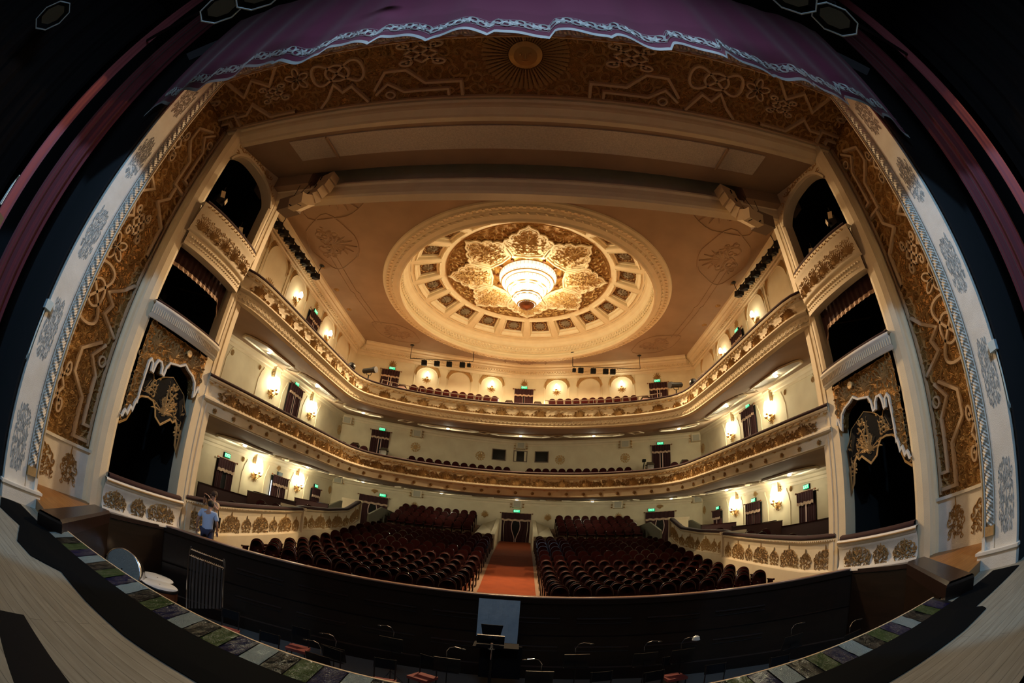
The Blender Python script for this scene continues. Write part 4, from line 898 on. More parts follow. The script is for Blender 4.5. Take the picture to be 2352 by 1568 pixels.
for s_ in (-1, 1):
    sd = SIDE[s_]; ph = {-1: 'left', 1: 'right'}[s_]
    door(s_ * 12, 15.2, .75, 1.25, 2.18, 'on the %s ground-floor wall nearest the stage' % sd, 3 + s_, gap=False, tied=(s_ < 0))
    door(s_ * 12, 19.95, .95, 1.6, 2.15, 'on the %s ground-floor wall between the two sconces' % sd, 5 + s_, light_gap=(s_ < 0))
    door(s_ * 12, 24.4, 1.05, 1.15, 2.1, 'on the %s ground-floor wall farthest from the stage' % sd, 7 + s_, gap=False)
    door(s_ * 9.3, 0, 1.45, 1.9, 2.05, 'in the %s part of the ground-floor back wall' % sd, 9 + s_, tied=True)
    door(s_ * 12, 19.85, 5.85, 1.5, 2.2, 'on the %s lower-balcony side wall' % sd, 11 + s_)
    door(s_ * 9.4, 0, 5.8, 1.25, 2.2, 'in the %s part of the lower-balcony back wall' % sd, 13 + s_)
    door(s_ * 12, 19.85, 10.3, 1.45, 2.15, 'on the %s upper-balcony side wall' % sd, 15 + s_)
    door(s_ * 9.4, 0, 10.3, 1.3, 2.15, 'in the %s part of the upper-balcony back wall' % sd, 17 + s_)
    sign(s_ * 12, 15.2, 3.12, 'green lit exit sign on the %s ground-floor wall nearest the stage' % sd)
    sign(s_ * 12, 19.95, 3.22, ('unlit dark exit sign' if s_ < 0 else 'green lit exit sign') + ' between the sconces of the %s ground-floor wall' % sd, on=s_ > 0)
    sign(s_ * 12, 24.4, 3.30, 'green lit exit sign farthest along the %s ground-floor wall' % sd)
    sign(s_ * 9.3 - s_ * .1 + .45 * (-s_), 0, 3.66, 'green lit exit sign on the %s part of the ground-floor back wall' % sd)
    sign(s_ * 12, 19.85, 8.2, 'green lit exit sign on the %s lower-balcony side wall' % sd)
    sign(s_ * 9.35, 0, 8.13, 'green lit exit sign on the %s part of the lower-balcony back wall' % sd)
    sign(s_ * 12, 19.85, 12.62, 'green lit exit sign on the %s upper-balcony side wall' % sd)
    sign(s_ * 9.35, 0, 12.62, 'green lit exit sign on the %s part of the upper-balcony back wall' % sd)
door(0, 0, 1.46, 1.95, 2.0, 'middle of the ground-floor back wall, at the carpet end', 21, tied=True)
door(0, 0, 10.2, 1.35, 2.2, 'in the middle of the upper-balcony back wall', 22)
sign(0, 0, 3.62, 'green lit exit sign above the central ground-floor door'); sign(0, 0, 12.55, 'green lit exit sign above the central upper-balcony door')
# sconces
def sconce(x, y, z, lab, big=True):
    S = onwall('wall_sconce', x, y, z, lab, 'wall sconce', 'wall sconces')
    b = MB()
    for k in range(7): leaf(b, wfn, 0, .05, -pi / 2 + (k - 3) * .38, .34, (k - 3) * .7, .05, .06, 6)
    palmette(b, wfn, 0, -.02, .34, .3, 7, dep=.06); rosette(b, wfn, 0, 0, .12, 8, dep=.10); b.build('backplate', M['gold'], S)
    b = MB(); cup = MB(); sh = MB()
    pos = [(0, -.30, .22, 1.0), (-.2, -.24, .10, .8), (.2, -.24, .10, .8)] if big else [(0, -.26, .14, .9)]
    for dx, dy, dz, sc in pos:
        b.tube([(0, -.03, -.05), (dx * .6, dy * .8, -.12), (dx, dy, -.02), (dx, dy, dz - .06)], .018, 6)
        cup.lathe([(.01, -.06), (.06, -.03), (.09, .02), (.10, .04)], (dx, dy, dz - .02), 10)
        h_ = .62 if big and dx == 0 else .42
        sh.lathe([(.07 * sc, 0), (.13 * sc, .10), (.15 * sc, h_ * .45), (.10 * sc, h_ * .75), (.05 * sc, h_ * .95), (.01, h_)], (dx, dy, dz + .02), 12)
    b.build('arm', M['brass'], S); cup.build('cup', M['brass'], S); sh.build('glass_shade', M['shade'], S, True)
    light('sconce_lamp', 'POINT', (0, -.62, .45 if big else .3), L_SCONCE if big else L_SCONCE_TOP, SCN, S, .14)
for s_ in (-1, 1):
    sd = SIDE[s_]
    for y, nm_ in ((17.62, 'nearer the stage'), (22.05, 'farther from the stage')):
        sconce(s_ * 12, y, 2.68 + (.12 if y > 20 else 0), 'brass wall sconce with glowing glass shades on the %s ground-floor wall, %s' % (sd, nm_))
        sconce(s_ * 12, y, 6.82 + (.25 if y > 20 else 0), 'brass wall sconce with glowing glass shades on the %s lower-balcony wall, %s' % (sd, nm_))
        sconce(s_ * 12, y - .1, 11.95, 'small lit wall sconce in a niche of the %s upper-balcony wall, %s' % (sd, nm_), False)
    sconce(s_ * 2.35, 0, 12.2, 'small lit wall sconce on the upper-balcony back wall, just %s of the central door' % sd, False)
    sconce(s_ * 6.9, 0, 12.2, 'small lit wall sconce on the upper-balcony back wall, far %s' % sd, False)
# gold niches on the upper balcony wall
def niche(x, y, z, lab, hh=1.9, ww=1.15):
    S = onwall('wall_niche', x, y, z, lab, 'niche ornament', 'gold niche ornaments')
    b = MB(); arc = [(ww * .86 * cos(t), .75 * hh * .5 + ww * .86 * .9 * sin(t)) for t in [pi * k / 16 for k in range(17)]]
    b.add([(u, -.012, v) for u, v in arc + [(-ww * .86, -.9), (ww * .86, -.9)]], [tuple(range(19))]); b.build('arch_panel', M['cream'], S)
    b = MB(); top = .75 * hh * .5 + ww * .9
    for s1 in (-1, 1):
        for k in range(15):
            t = pi / 2 * (k + .5) / 15; u0, v0 = ww * .88 * cos(t), .75 * hh * .5 + ww * .80 * sin(t)
            leaf(b, wfn, s1 * u0, v0, pi / 2 if True else 0, max(.05, top - v0), .4 * s1, .05, .05, 5)
            leaf(b, wfn, s1 * (u0 + .06), v0 + .08, pi / 2 + s1 * -.9, .2, s1 * 2, .05, .05, 4)
    b.build('gold_spandrel', M['gold'], S)
    b = MB(); ribbon(b, wfn, arc, .02, .04); ribbon(b, wfn, [(-ww, -.9), (-ww, top + .04), (ww, top + .04), (ww, -.9)], .02, .03); b.build('arch_line', M['cream'], S)
    b = MB()
    for k in range(11):
        a = pi * (.08 + .84 * k / 10); leaf(b, wfn, 0, -.75, a, .62, 0, .075, .05, 5)
    b.build('gold_shell', M['gold'], S)
for s_ in (-1, 1):
    sd = SIDE[s_]
    for x, y, t in ((s_ * 12, 12.6, 'nearest the pillar'), (s_ * 12, 14.95, 'second from the pillar'), (s_ * 12, 17.5, 'around the nearer sconce'), (s_ * 12, 21.95, 'around the farther sconce'), (s_ * 12, 24.6, 'nearest the back corner')):
        niche(x, y, 11.75, 'gold spandrel niche on the %s upper-balcony wall, %s' % (sd, t))
    for x, t in ((2.35, 'around the inner sconce'), (4.65, 'between the two sconces'), (6.9, 'around the outer sconce')):
        niche(s_ * x, 0, 11.85, 'gold spandrel niche on the upper-balcony back wall, %s half, %s' % (sd, t), 1.6, .9)
    S = onwall('wall_emblem', s_ * 12, 19.85, 13.0, 'small gold crest above the %s upper-balcony side door' % sd, 'wall emblem', 'gold wall emblems'); b = MB(); palmette(b, wfn, 0, -.2, .4, .5, 9, dep=.04); b.build('carving', M['gold'], S)
    S = onwall('wall_emblem', s_ * 9.35, 0, 13.0, 'small gold crest above the %s upper-balcony back door' % sd, 'wall emblem', 'gold wall emblems'); b = MB(); palmette(b, wfn, 0, -.2, .5, .5, 9, dep=.04); b.build('carving', M['dkgold'], S)
S = onwall('wall_emblem', 0, 0, 13.0, 'small gold crest above the central upper-balcony door', 'wall emblem', 'gold wall emblems'); b = MB(); palmette(b, wfn, 0, -.25, .5, .5, 9, dep=.04); b.build('carving', M['dkgold'], S)
# rosettes and palmette crests lower down
def emblem(x, y, z, r, lab, kind='round'):
    S = onwall('wall_emblem', x, y, z, lab, 'wall emblem', 'gold wall emblems'); b = MB()
    if kind == 'round':
        rosette(b, wfn, 0, 0, r * .6, 8, dep=.04)
        for k in range(12): a = 2 * pi * k / 12; leaf(b, wfn, r * .6 * cos(a), r * .6 * sin(a), a + .5, r * .5, 2.0, r * .13, .03, 5)
    else: palmette(b, wfn, 0, -r * .5, r * 1.3, r * 1.3, 11, dep=.05); palmette(b, wfn, 0, -r * .3, r * .9, r * .6, 7, dep=.04, up=-1)
    b.build('carving', M['gold'], S)
for s_ in (-1, 1):
    sd = SIDE[s_]
    emblem(s_ * 2.72, 0, 7.28, .36, 'round gold wall rosette beside the projection windows, %s' % sd); emblem(s_ * 7.04, 0, 7.29, .36, 'round gold rosette under the %s speaker of the lower-balcony back wall' % sd)
    emblem(s_ * 12, 26.6, 7.5, .36, 'round gold rosette at the %s back corner of the lower balcony' % sd)
    emblem(s_ * 9.28, 0, 3.98, .34, 'gold palmette crest above the %s ground-floor back door' % sd, 'p'); emblem(s_ * 6.67, 0, 3.33, .34, 'gold palmette crest under the %s ground-floor speaker' % sd, 'p')
    emblem(s_ * 2.1, 0, 3.29, .34, 'gold palmette crest just %s of the central ground-floor door' % sd, 'p'); emblem(s_ * 12, 26.6, 3.4, .34, 'gold palmette crest at the %s back corner of the ground floor' % sd, 'p')
    emblem(s_ * 12, 19.8, 3.62, .32, 'gold crest above the middle door of the %s ground-floor wall' % sd, 'p')
    for k, (y, z) in enumerate(((13.4, 3.05), (16.5, 3.25), (21.0, 3.7))):
        emblem(s_ * 12, y, z, .13, 'tiny round pierced rosette on the %s ground-floor wall, %s from the stage' % (sd, ORD[k]))
    emblem(s_ * 12, 13.9, 7.3, .14, 'tiny round pierced rosette on the %s lower-balcony wall near the stage' % sd); emblem(s_ * 12, 16.2, 7.6, .13, 'tiny round pierced rosette on the %s lower-balcony wall, second from the stage' % sd)
# wall speakers
def wspk(x, y, z, lab):
    S = onwall('wall_speaker', x, y, z, lab, 'speaker', 'wall speakers with carved brackets')
    b = MB(); b.box((0, -.14, 0), (.62, .28, .52), tilt=-.12); b.build('cabinet', M['cream'], S); b = MB(); b.box((0, -.30, -.02), (.46, .02, .40), tilt=-.12); b.build('grille', M['grille'], S)
    for q in (-1, 1):
        b = MB(); b.box((q * .42, -.05, -.02), (.16, .09, .56)); b.build('bracket', M['cream'], S); b = MB()
        for j in range(3): rosette(b, lambda u, v, n=0: (u, -n - .1, v), q * .42, .18 - j * .19, .075, 5, dep=.04)
        b.build('bracket_carving', M['gold'], S)
wspk(0, 0, 8.22, 'cream wall speaker above the middle projection window'); wspk(0, 0, 4.1, 'cream wall speaker above the central ground-floor door')
for s_ in (-1, 1):
    sd = SIDE[s_]
    wspk(s_ * 7.06, 0, 8.22, 'cream wall speaker on the lower-balcony back wall, %s half' % sd); wspk(s_ * 6.62, 0, 4.12, 'cream wall speaker on the ground-floor back wall, %s half' % sd)
    wspk(s_ * 11.7, 0, 8.3, 'cream wall speaker in the %s back corner of the lower balcony' % sd); wspk(s_ * 11.7, 0, 4.18, 'cream wall speaker in the %s back corner of the ground floor' % sd)
# projection windows
for k, x in enumerate((-1.47, 0, 1.47)):
    Wn = onwall('window_%d' % (k + 1), x, 0, 7.48); struct(Wn, 'dark projection window, %s of three' % ('left', 'middle', 'right')[k])
    b = MB(); b.box((0, -.012, 0), (.86, .02, .72)); b.build('pane', M['glass'], Wn); b = MB()
    for a, c in (((0, -.03, .37), (.96, .06, .05)), ((0, -.03, -.37), (.96, .06, .05)), ((.45, -.03, 0), (.05, .06, .76)), ((-.45, -.03, 0), (.05, .06, .76))): b.box(a, c)
    b.build('window_frame', M['frame'], Wn)
# carved console pilasters above the ground and balcony sconces
for s_ in (-1, 1):
    for y in (17.62, 22.05):
        for z, lvn in ((4.0 if y > 20 else 3.75, 'ground-floor'), (8.42 if y > 20 else 8.1, 'lower-balcony')):
            S = onwall('wall_console', s_ * 12, y, z, 'carved console above the %s %s sconce %s' % (SIDE[s_], lvn, 'farther from the stage' if y > 20 else 'nearer the stage'), 'console', 'carved consoles above the sconces')
            b = MB(); b.box((0, -.10, -.22), (.5, .2, .55)); b.box((0, -.13, .05), (.62, .26, .07)); b.build('block', M['cream'], S)
            for q in (-1, 1):
                b = MB()
                for j in range(4): b.sphere((q * (.36 - .03 * j), -.10, -.02 - .14 * j), .055 - .004 * j, 5)
                b.build('garland', M['gold'], S)
# thin wall panel mouldings
tn = 11
for s_ in (-1, 1):
    for z0, z1, ys in ((1.2, 3.3, (13.2, 16.6, 18.6, 21.2, 23.0)), (5.6, 7.75, (13.6, 16.3, 18.7, 21.1, 23.0))):
        b = MB()
        for y in ys:
            f_ = lambda u, v, n=0, s_=s_: (s_ * (12 - n), u, v)
            zt = z1 + (y - 16) * .06
            ribbon(b, f_, [(y, z0), (y, zt - .65), (y + .10, zt - .45), (y + .12, zt - .3), (y + .25, zt - .12), (y + .26, zt)], .018, .03)
        struct(b.build('trim_%d' % tn, M['cream'])); tn += 1
# ------------------------------------------------------------------ chandelier
C_ = empty('chandelier', (DC[0], DC[1], 13.7)); tag(C_, 'huge tiered crystal chandelier glowing white in the middle of the dome', 'chandelier')
def cm(mb, name, mt, sm=True, par=None): mb.v = [(x, y, z - 13.7) for x, y, z in mb.v]; return mb.build(name, mt, par or C_, sm)
b = MB(); b.lathe([(2.15, 16.1), (2.05, 15.98), (1.95, 16.0), (1.85, 15.9), (1.72, 15.92), (1.68, 15.84), (1.5, 15.86)], n=48)
crown = cm(b, 'brass_crown', M['brass'])
for k in range(12):
    a = 2 * pi * k / 12; b = MB(); b.box((1.9 * cos(a), 1.9 * sin(a), 15.96), (.36, .10, .14), a); b.box((1.74 * cos(a), 1.74 * sin(a), 15.84), (.14, .12, .10), a); cm(b, 'crown_bracket', M['bronze'], False)
tiers = [(1.62, 1.48, 15.84, 15.36), (1.24, 1.10, 15.30, 14.90), (.90, .80, 14.86, 14.42), (.66, .50, 14.34, 13.98)]
for i, (ra, rb, za, zb) in enumerate(tiers):
    b = MB(); b.lathe([(ra * .97, za), (ra, za - .05), (ra * .985, (za + zb) / 2), (rb, zb), (rb * .7, zb - .02), (.05, zb - .01)], n=48); t_ = cm(b, 'crystal_tier', M['crystal'])
    b = MB(); b.lathe([(ra + .02, za + .02), (ra + .05, za - .01), (ra + .02, za - .04)], n=48); b.lathe([(rb + .01, zb + .03), (rb + .04, zb), (rb - .02, zb - .04)], n=48); q = cm(b, 'brass_hoop', M['brass'])
    b = MB(); n = int(ra * 30)
    for k in range(n):
        a = 2 * pi * k / n; b.tube([(ra * 1.015 * cos(a), ra * 1.015 * sin(a), za - .06), (ra * 1.01 * cos(a), ra * 1.01 * sin(a), (za + zb) / 2)], .012, 4)
        b.sphere((rb * 1.02 * cos(a), rb * 1.02 * sin(a), zb + .08), .028, 4)
    cm(b, 'crystal_drops', M['crystalrib'], False)
b = MB(); b.lathe([(.40, 14.0), (.42, 13.93), (.38, 13.84), (.26, 13.75), (.12, 13.71), (.05, 13.66), (.01, 13.62)], n=28); cm(b, 'bronze_bowl', M['bronze'])
b = MB()
for k in range(20):
    a = 2 * pi * k / 20; b.sphere((.41 * cos(a), .41 * sin(a), 13.96), .035, 5)
cm(b, 'bowl_beads', M['brass'])
light('chandelier_lamp', 'SPOT', (0, 0, -.22), L_CHAND, (1.0, .68, .38), C_, .5, spot=(radians(170), .25))
for k in range(8):
    a = 2 * pi * k / 8; light('dome_lamp', 'POINT', (1.5 * cos(a), 1.5 * sin(a), .95), L_DOME / 8, (1.0, .87, .50), C_, .2)
# ------------------------------------------------------------------ ground-floor side boxes
def rz_(y):
    P = [(9, 1.18), (10.6, 1.24), (12.7, 1.42), (16.2, 1.74), (16.3, 1.80), (19, 1.98), (20.9, 2.22), (22.1, 2.78), (24, 3.0)]
    for (a, za), (c, zc) in zip(P, P[1:]):
        if y <= c: return za + (zc - za) * max(0, y - a) / (c - a)
    return 3.0
for s_ in (-1, 1):
    sd = SIDE[s_]
    for k, pts in enumerate(([(8.34, 9.1), (8.2, 10.0), (8.22, 12.7), (8.3, 16.2)], [(8.5, 16.2), (8.42, 18.9), (8.3, 20.4), (8.1, 21.6), (8.05, 22.1)])):
        pts = smooth_path([(s_ * x, y) for x, y in pts], 2); P = Path(pts, -1 if s_ < 0 else 1)
        if (P(1)[0] - P(1, .1)[0]) * s_ < 0: P = Path(pts, 1 if s_ < 0 else -1)
        O = empty('box_parapet', (s_ * 8.3, (pts[0][1] + pts[-1][1]) / 2, -.3)); tag(O, 'cream parapet with gold cartouches of the %s side boxes, %s section' % (sd, ('nearer the stage', 'farther from the stage')[k]), 'parapet', 'side box parapets')
        zr = lambda t, P=P: rz_(P(t * P.L)[1])
        b = MB(); P.sweep(b, [(-.2, -.12), (.03, -.12), (.06, -.15), (.06, -.20), (.0, -.24), (-.02, -.4), (.0, -.98), (.03, -1.02), (.10, -1.04), (.10, -2.4)], zf=zr, step=.25); child(b, 'front', M['cream'], O)
        b = MB(); P.sweep(b, [(-.22, -.12), (-.22, -.03), (-.12, 0), (.04, 0), (.09, -.04), (.08, -.11), (.04, -.12)], zf=zr, step=.25); child(b, 'rail_cushion', M['velvet'], O, True)
        f_ = lambda u, v, n=0, P=P: (*P(u, n - .01), rz_(P(u)[1]) - .95 + v)
        n_ = int(P.L / .82)
        for i in range(n_):
            b = MB(); u_ = (i + .5) * P.L / n_; big = i % 2 == 0
            cartouche(b, f_, u_, -.02, .98 if big else .52, .66 if big else .56, .105, dep=.035, seed=i + 5)
            child(b, 'gold_cartouche', M['gold'], O)
        b = MB()
        for i in range(int(P.L / .09)): p = f_(.05 + i * .09, .77, .07); b.sphere(p, .022, 4)
        child(b, 'bead_row', M['gold'], O)
        b = MB(); x, y = P(P.L); b.box((x + s_ * .45, y + .02, rz_(y) - .75), (1.1, .1, 1.3)); b.box((x + s_ * .45, y + .02, rz_(y) - .06), (1.2, .16, .12), 0, 0); child(b, 'end_wall', M['cream'], O)
    b = MB(); b.grid([[(s_ * 8.5, y, rz_(y) - .9), (s_ * 11.98, y, rz_(y) - .9)] for y in (9.4, 12, 16.1, 16.2, 19, 21, 22.2)]); struct(b.build('floor_boxes_' + sd, M['floorhall']))
    # wooden partitions and small armchairs in the boxes
    for k, (xa, ya, xb2, yb2, zt) in enumerate(((11.4, 13.0, 11.5, 16.6, 1.62), (11.9, 17.2, 8.9, 16.6, 1.9), (11.4, 21.0, 9.0, 20.2, 2.2), (11.8, 17.6, 11.8, 24.0, 1.95))):
        b = MB(); L_ = hypot(xb2 - xa, yb2 - ya); an = atan2(yb2 - ya, s_ * (xb2 - xa)); b.box((s_ * (xa + xb2) / 2, (ya + yb2) / 2, zt - .45), (L_, .06, .9), an)
        O = tag(b.build('box_partition', M['velvet']), 'dark red box partition on the %s side, %s from the stage' % (sd, ORD[k]), 'partition', 'box partitions')
        b = MB(); b.box((s_ * (xa + xb2) / 2, (ya + yb2) / 2, zt + .015), (L_, .10, .04), an); b.build('top_rail', M['seatwood'], O)
    # grey ramp walls beside the back side doors
    b = MB(); X = s_ * 8.0
    for xx in (7.9, 10.6):
        x_ = s_ * xx; b.add([(x_, 23.4, .6), (x_, 29, .6), (x_, 28.2, 2.62), (x_, 25.6, 2.75), (x_, 23.4, 2.15), (x_ + s_ * .12, 23.4, .6), (x_ + s_ * .12, 29, .6), (x_ + s_ * .12, 28.2, 2.62), (x_ + s_ * .12, 25.6, 2.75), (x_ + s_ * .12, 23.4, 2.15)], [(0, 1, 2, 3, 4), (5, 6, 7, 8, 9), (0, 4, 9, 5), (4, 3, 8, 9), (3, 2, 7, 8)])
    tag(b.build('ramp_wall', M['ramp']), 'grey-green sloping parapet walls beside the %s back door' % sd, 'parapet')
    # cream blocks flanking the central passage
    b = MB(); xa, xb2 = s_ * 1.08, s_ * 2.2
    b.add([(xa, 25.0, .9), (xb2, 25.0, .9), (xb2, 29.8, .9), (xa, 29.8, .9), (xa, 25.0, 1.85), (xb2, 25.0, 1.85), (xb2, 29.8, 2.6), (xa, 29.8, 3.0)], [(0, 1, 5, 4), (1, 2, 6, 5), (3, 0, 4, 7), (4, 5, 6, 7)])
    b.add([(xa, 25.0, 1.86), (xa + s_ * .26, 25.0, 1.86), (xa + s_ * .2, 29.7, 3.04), (xa, 29.7, 3.04)], [(0, 1, 2, 3)]); struct(b.build('wall_passage_' + sd, M['wall']))
# ------------------------------------------------------------------ theatre seats (rows face the stage)
def seat_parts(join=False):
    back_ = MB(); arc = []
    for k in range(13):
        a = pi * k / 12; arc.append((.235 * cos(a) * (1 if True else 1), .70 + .24 * sin(a) ** .8))
    arc = [(.235, .36)] + arc + [(-.235, .36)]
    def pf(off, z_, sc): return [(x * sc, off + (z - .36) * .16, .36 + (z - .36) * (1 + (sc - 1) * .9)) for x, z in arc]
    n = len(arc); A_, B2, C2 = pf(-.05, 0, .86), pf(-.035, 0, .94), pf(.05, 0, .94)
    back_.add(A_ + B2 + C2, [tuple(range(n))] + [(i, i + 1, i + 1 + n, i + n) for i in range(n - 1)] + [(i + n, i + 1 + n, i + 1 + 2 * n, i + 2 * n) for i in range(n - 1)] + [tuple(range(3 * n - 1, 2 * n - 1, -1))])
    frame = MB(); frame.tube([(x * .95, -.02 + (z - .36) * .16, .36 + (z - .36) * .97) for x, z in arc], .013, 5)
    seat = MB(); seat.box((0, -.24, .42), (.44, .40, .10)); seat.tube([(-.2, -.44, .42), (.2, -.44, .42)], .05, 6)
    arm = []
    for q in (-1, 1):
        m_ = MB(); m_.box((q * .275, -.20, .62), (.055, .42, .035)); m_.box((q * .275, -.18, .31), (.04, .30, .60)); m_.sphere((q * .275, -.41, .62), .032, 5); arm.append(m_)
    return back_, frame, seat, arm
def make_seat(name='theatre_chair'):
    S = empty(name); bk, fr2, st, ar = seat_parts()
    bk.build('backrest', M['seatred'], S, True); fr2.build('frame', M['seatwood'], S, True); st.build('seat', M['seatred'], S)
    for a in ar: a.build('armrest', M['seatwood'], S)
    return S
def merged_seat(arms=True):
    bk, fr2, st, ar = seat_parts(); b = MB()
    for q, mi in ((bk, 0), (fr2, 1), (st, 0)) + (((ar[0], 1), (ar[1], 1)) if arms else ()): b.add(q.v, q.f, mi)
    return b
ROWS = []
for r in range(14):
    y = 11.35 + r * 1.035; zf = hz(y) if r < 13 else hz(y)
    lim = 7.75 if r > 1 else 7.6
    for s_ in (-1, 1):
        x = 1.42; c = 0
        while x < lim: ROWS.append((r, s_, c, s_ * x, y, zf)); x += .575; c += 1
for r in range(14, 18):
    y = 25.75 + (r - 14) * .86; zf = 1.35 + .27 * (r - 13)
    for s_ in (-1, 1):
        for c in range(9): ROWS.append((r, s_, c, s_ * (2.75 + c * .555), y, zf))
ROWS.sort(key=lambda t: hypot(t[3], t[4]))
protoA = make_seat(); mB = merged_seat().build('theatre_chair', [M['seatred'], M['seatwood']]); usedB = False
for i, (r, s_, c, x, y, z) in enumerate(ROWS[:300]):
    lab = 'red theatre seat, row %s from pit, %s block, %s from aisle' % (ORD[r], SIDE[s_], ORD[c])
    if r < 7: o = protoA if i == 0 else copy_tree(protoA)
    else:
        o = mB if not usedB else mB.copy()
        if usedB: COL.objects.link(o)
        usedB = True
    o.location = (x, y, z); o.rotation_euler = (0, 0, -x * .012); tag(o, lab, 'seat', 'red seats of the main floor')
b = MB(); src = merged_seat()
for (r, s_, c, x, y, z) in ROWS[300:]:
    n0 = len(b.v); b.v += [(p[0] + x, p[1] + y, p[2] + z) for p in src.v]; b.f += [[j + n0 for j in f] for f in src.f]; b.m += src.m
tag(b.build('theatre_chairs', [M['seatred'], M['seatwood']]), 'dense red seats of the last rows on the main floor', 'seat', kind='stuff')
# step blocks under the last rows
for s_ in (-1, 1):
    b = MB()
    for r in range(14, 18):
        y = 25.75 + (r - 14) * .86; zf = 1.35 + .27 * (r - 13); b.box((s_ * 5.0, y, zf - .5), (5.4, .86, 1.0))
    struct(b.build('floor_steps_' + SIDE[s_], M['floorhall']))
# balcony seats
def bseats(pts, grp, labf):
    global protoC
    for i, (x, y, z) in enumerate(pts):
        o = protoC.copy(); COL.objects.link(o); o.location = (x, y, z); o.rotation_euler = (0, 0, -atan2(x, 34)); tag(o, labf(i), 'seat', grp)
protoC = merged_seat().build('theatre_chair', [M['seatred'], M['seatwood']])
L1 = [(-7.0 + k * .565, 28.55 + 0, 0) for k in range(12)]; R1 = [(.75 + k * .52, 0, 0) for k in range(13)]
def arcp(xs_, z, dy): return [(x, yback(x) - dy, z) for x in xs_]
p1 = arcp([-7.0 + k * .56 for k in range(12)], 5.62, .75); p2 = arcp([.70 + k * .53 for k in range(13)], 5.62, .75)
first = p1[0]; protoC.location = first; protoC.rotation_euler = (0, 0, -atan2(first[0], 34)); tag(protoC, 'dark red seat, lower balcony back row, left half, first from the left', 'seat', 'back row seats of the lower balcony')
bseats(p1[1:], 'back row seats of the lower balcony', lambda i: 'dark red seat, lower balcony back row, left half, %s from the left' % ORD[i + 1])
bseats(p2, 'back row seats of the lower balcony', lambda i: 'dark red seat, back row of the lower balcony, right half, %s from centre' % ORD[i])
for s_ in (-1, 1):
    q = [(s_ * (9.75 - .55 * k), 22.6 + .25 * k, 5.05) for k in range(3)]
    bseats(q, 'corner seats of the lower balcony', lambda i: 'large dark red seat at the %s lower balcony corner, %s from the side wall' % (SIDE[s_], ORD[i]))
    q = arcp([s_ * (2.0 + k * .55) for k in range(11)], 10.55, .8)
    bseats(q, 'back row seats of the upper balcony', lambda i: 'dark red seat, back row of the upper balcony, %s half, %s from centre' % (SIDE[s_], ORD[i]))
    q = [(s_ * 9.3, 11.6, .28), (s_ * 9.4, 12.8, .40), (s_ * 9.2, 14.6, .62), (s_ * 9.8, 15.3, .72), (s_ * 9.3, 15.7, .72), (s_ * 9.0, 18.0, 1.02)]
    bseats(q, 'armchairs in the side boxes', lambda i: 'dark red armchair in the %s side boxes, %s from the stage' % (SIDE[s_], ORD[i]))
# ------------------------------------------------------------------ orchestra pit
PR = smooth_path([(x, y) for x, y in [(-6.05, 3.42), (-8.30, 6.05), (-8.35, 8.15), (-7.0, 9.05), (-5.15, 9.68), (-2.2, 10.15), (0, 10.25), (2.2, 10.15), (5.15, 9.68), (7.0, 9.05), (8.35, 8.15), (8.30, 6.05), (6.05, 3.42)]], 0)
front_p = Path(smooth_path([(-8.30, 8.2), (-7.6, 8.72), (-5.15, 9.68), (-2.2, 10.17), (0, 10.25), (2.2, 10.17), (5.15, 9.68), (7.6, 8.72), (8.30, 8.2)], 2), 1)
O = empty('pit_barrier', (0, 10.3, -1.9)); tag(O, 'long curved dark wood orchestra pit barrier with lacquered top rail', 'barrier')
b = MB(); front_p.sweep(b, [(-.02, .21), (.0, .24), (-.03, .25), (-.22, .25), (-.25, .23), (-.25, .18)], step=.25); child(b, 'top_rail', M['railtop'], O, True)
b = MB(); front_p.sweep(b, [(-.02, .20), (-.02, .08), (-.08, .06), (-.08, -.7), (-.05, -.72), (-.08, -.76), (-.08, -1.55), (-.05, -1.58), (-.05, -1.9)], step=.25); front_p.sweep(b, [(-.24, .2), (-.24, -.9)], step=.5); child(b, 'barrier_wall', M['pitwood'], O)
for zz in (-.32, -1.05):
    for i in range(10):
        if abs(i - 4.5) > 4: continue
        b = MB(); u0 = .6 + i * (front_p.L - 1.0) / 10; front_p.sweep(b, [(-.07, zz), (-.04, zz + .01), (-.04, zz + .035), (-.07, zz + .045)], u0=u0, u1=u0 + 1.25, step=.3); front_p.sweep(b, [(-.07, zz - .09), (-.05, zz - .085), (-.07, zz - .08)], u0=u0, u1=u0 + 1.25, step=.3); child(b, 'panel_moulding', M['railwood'], O)
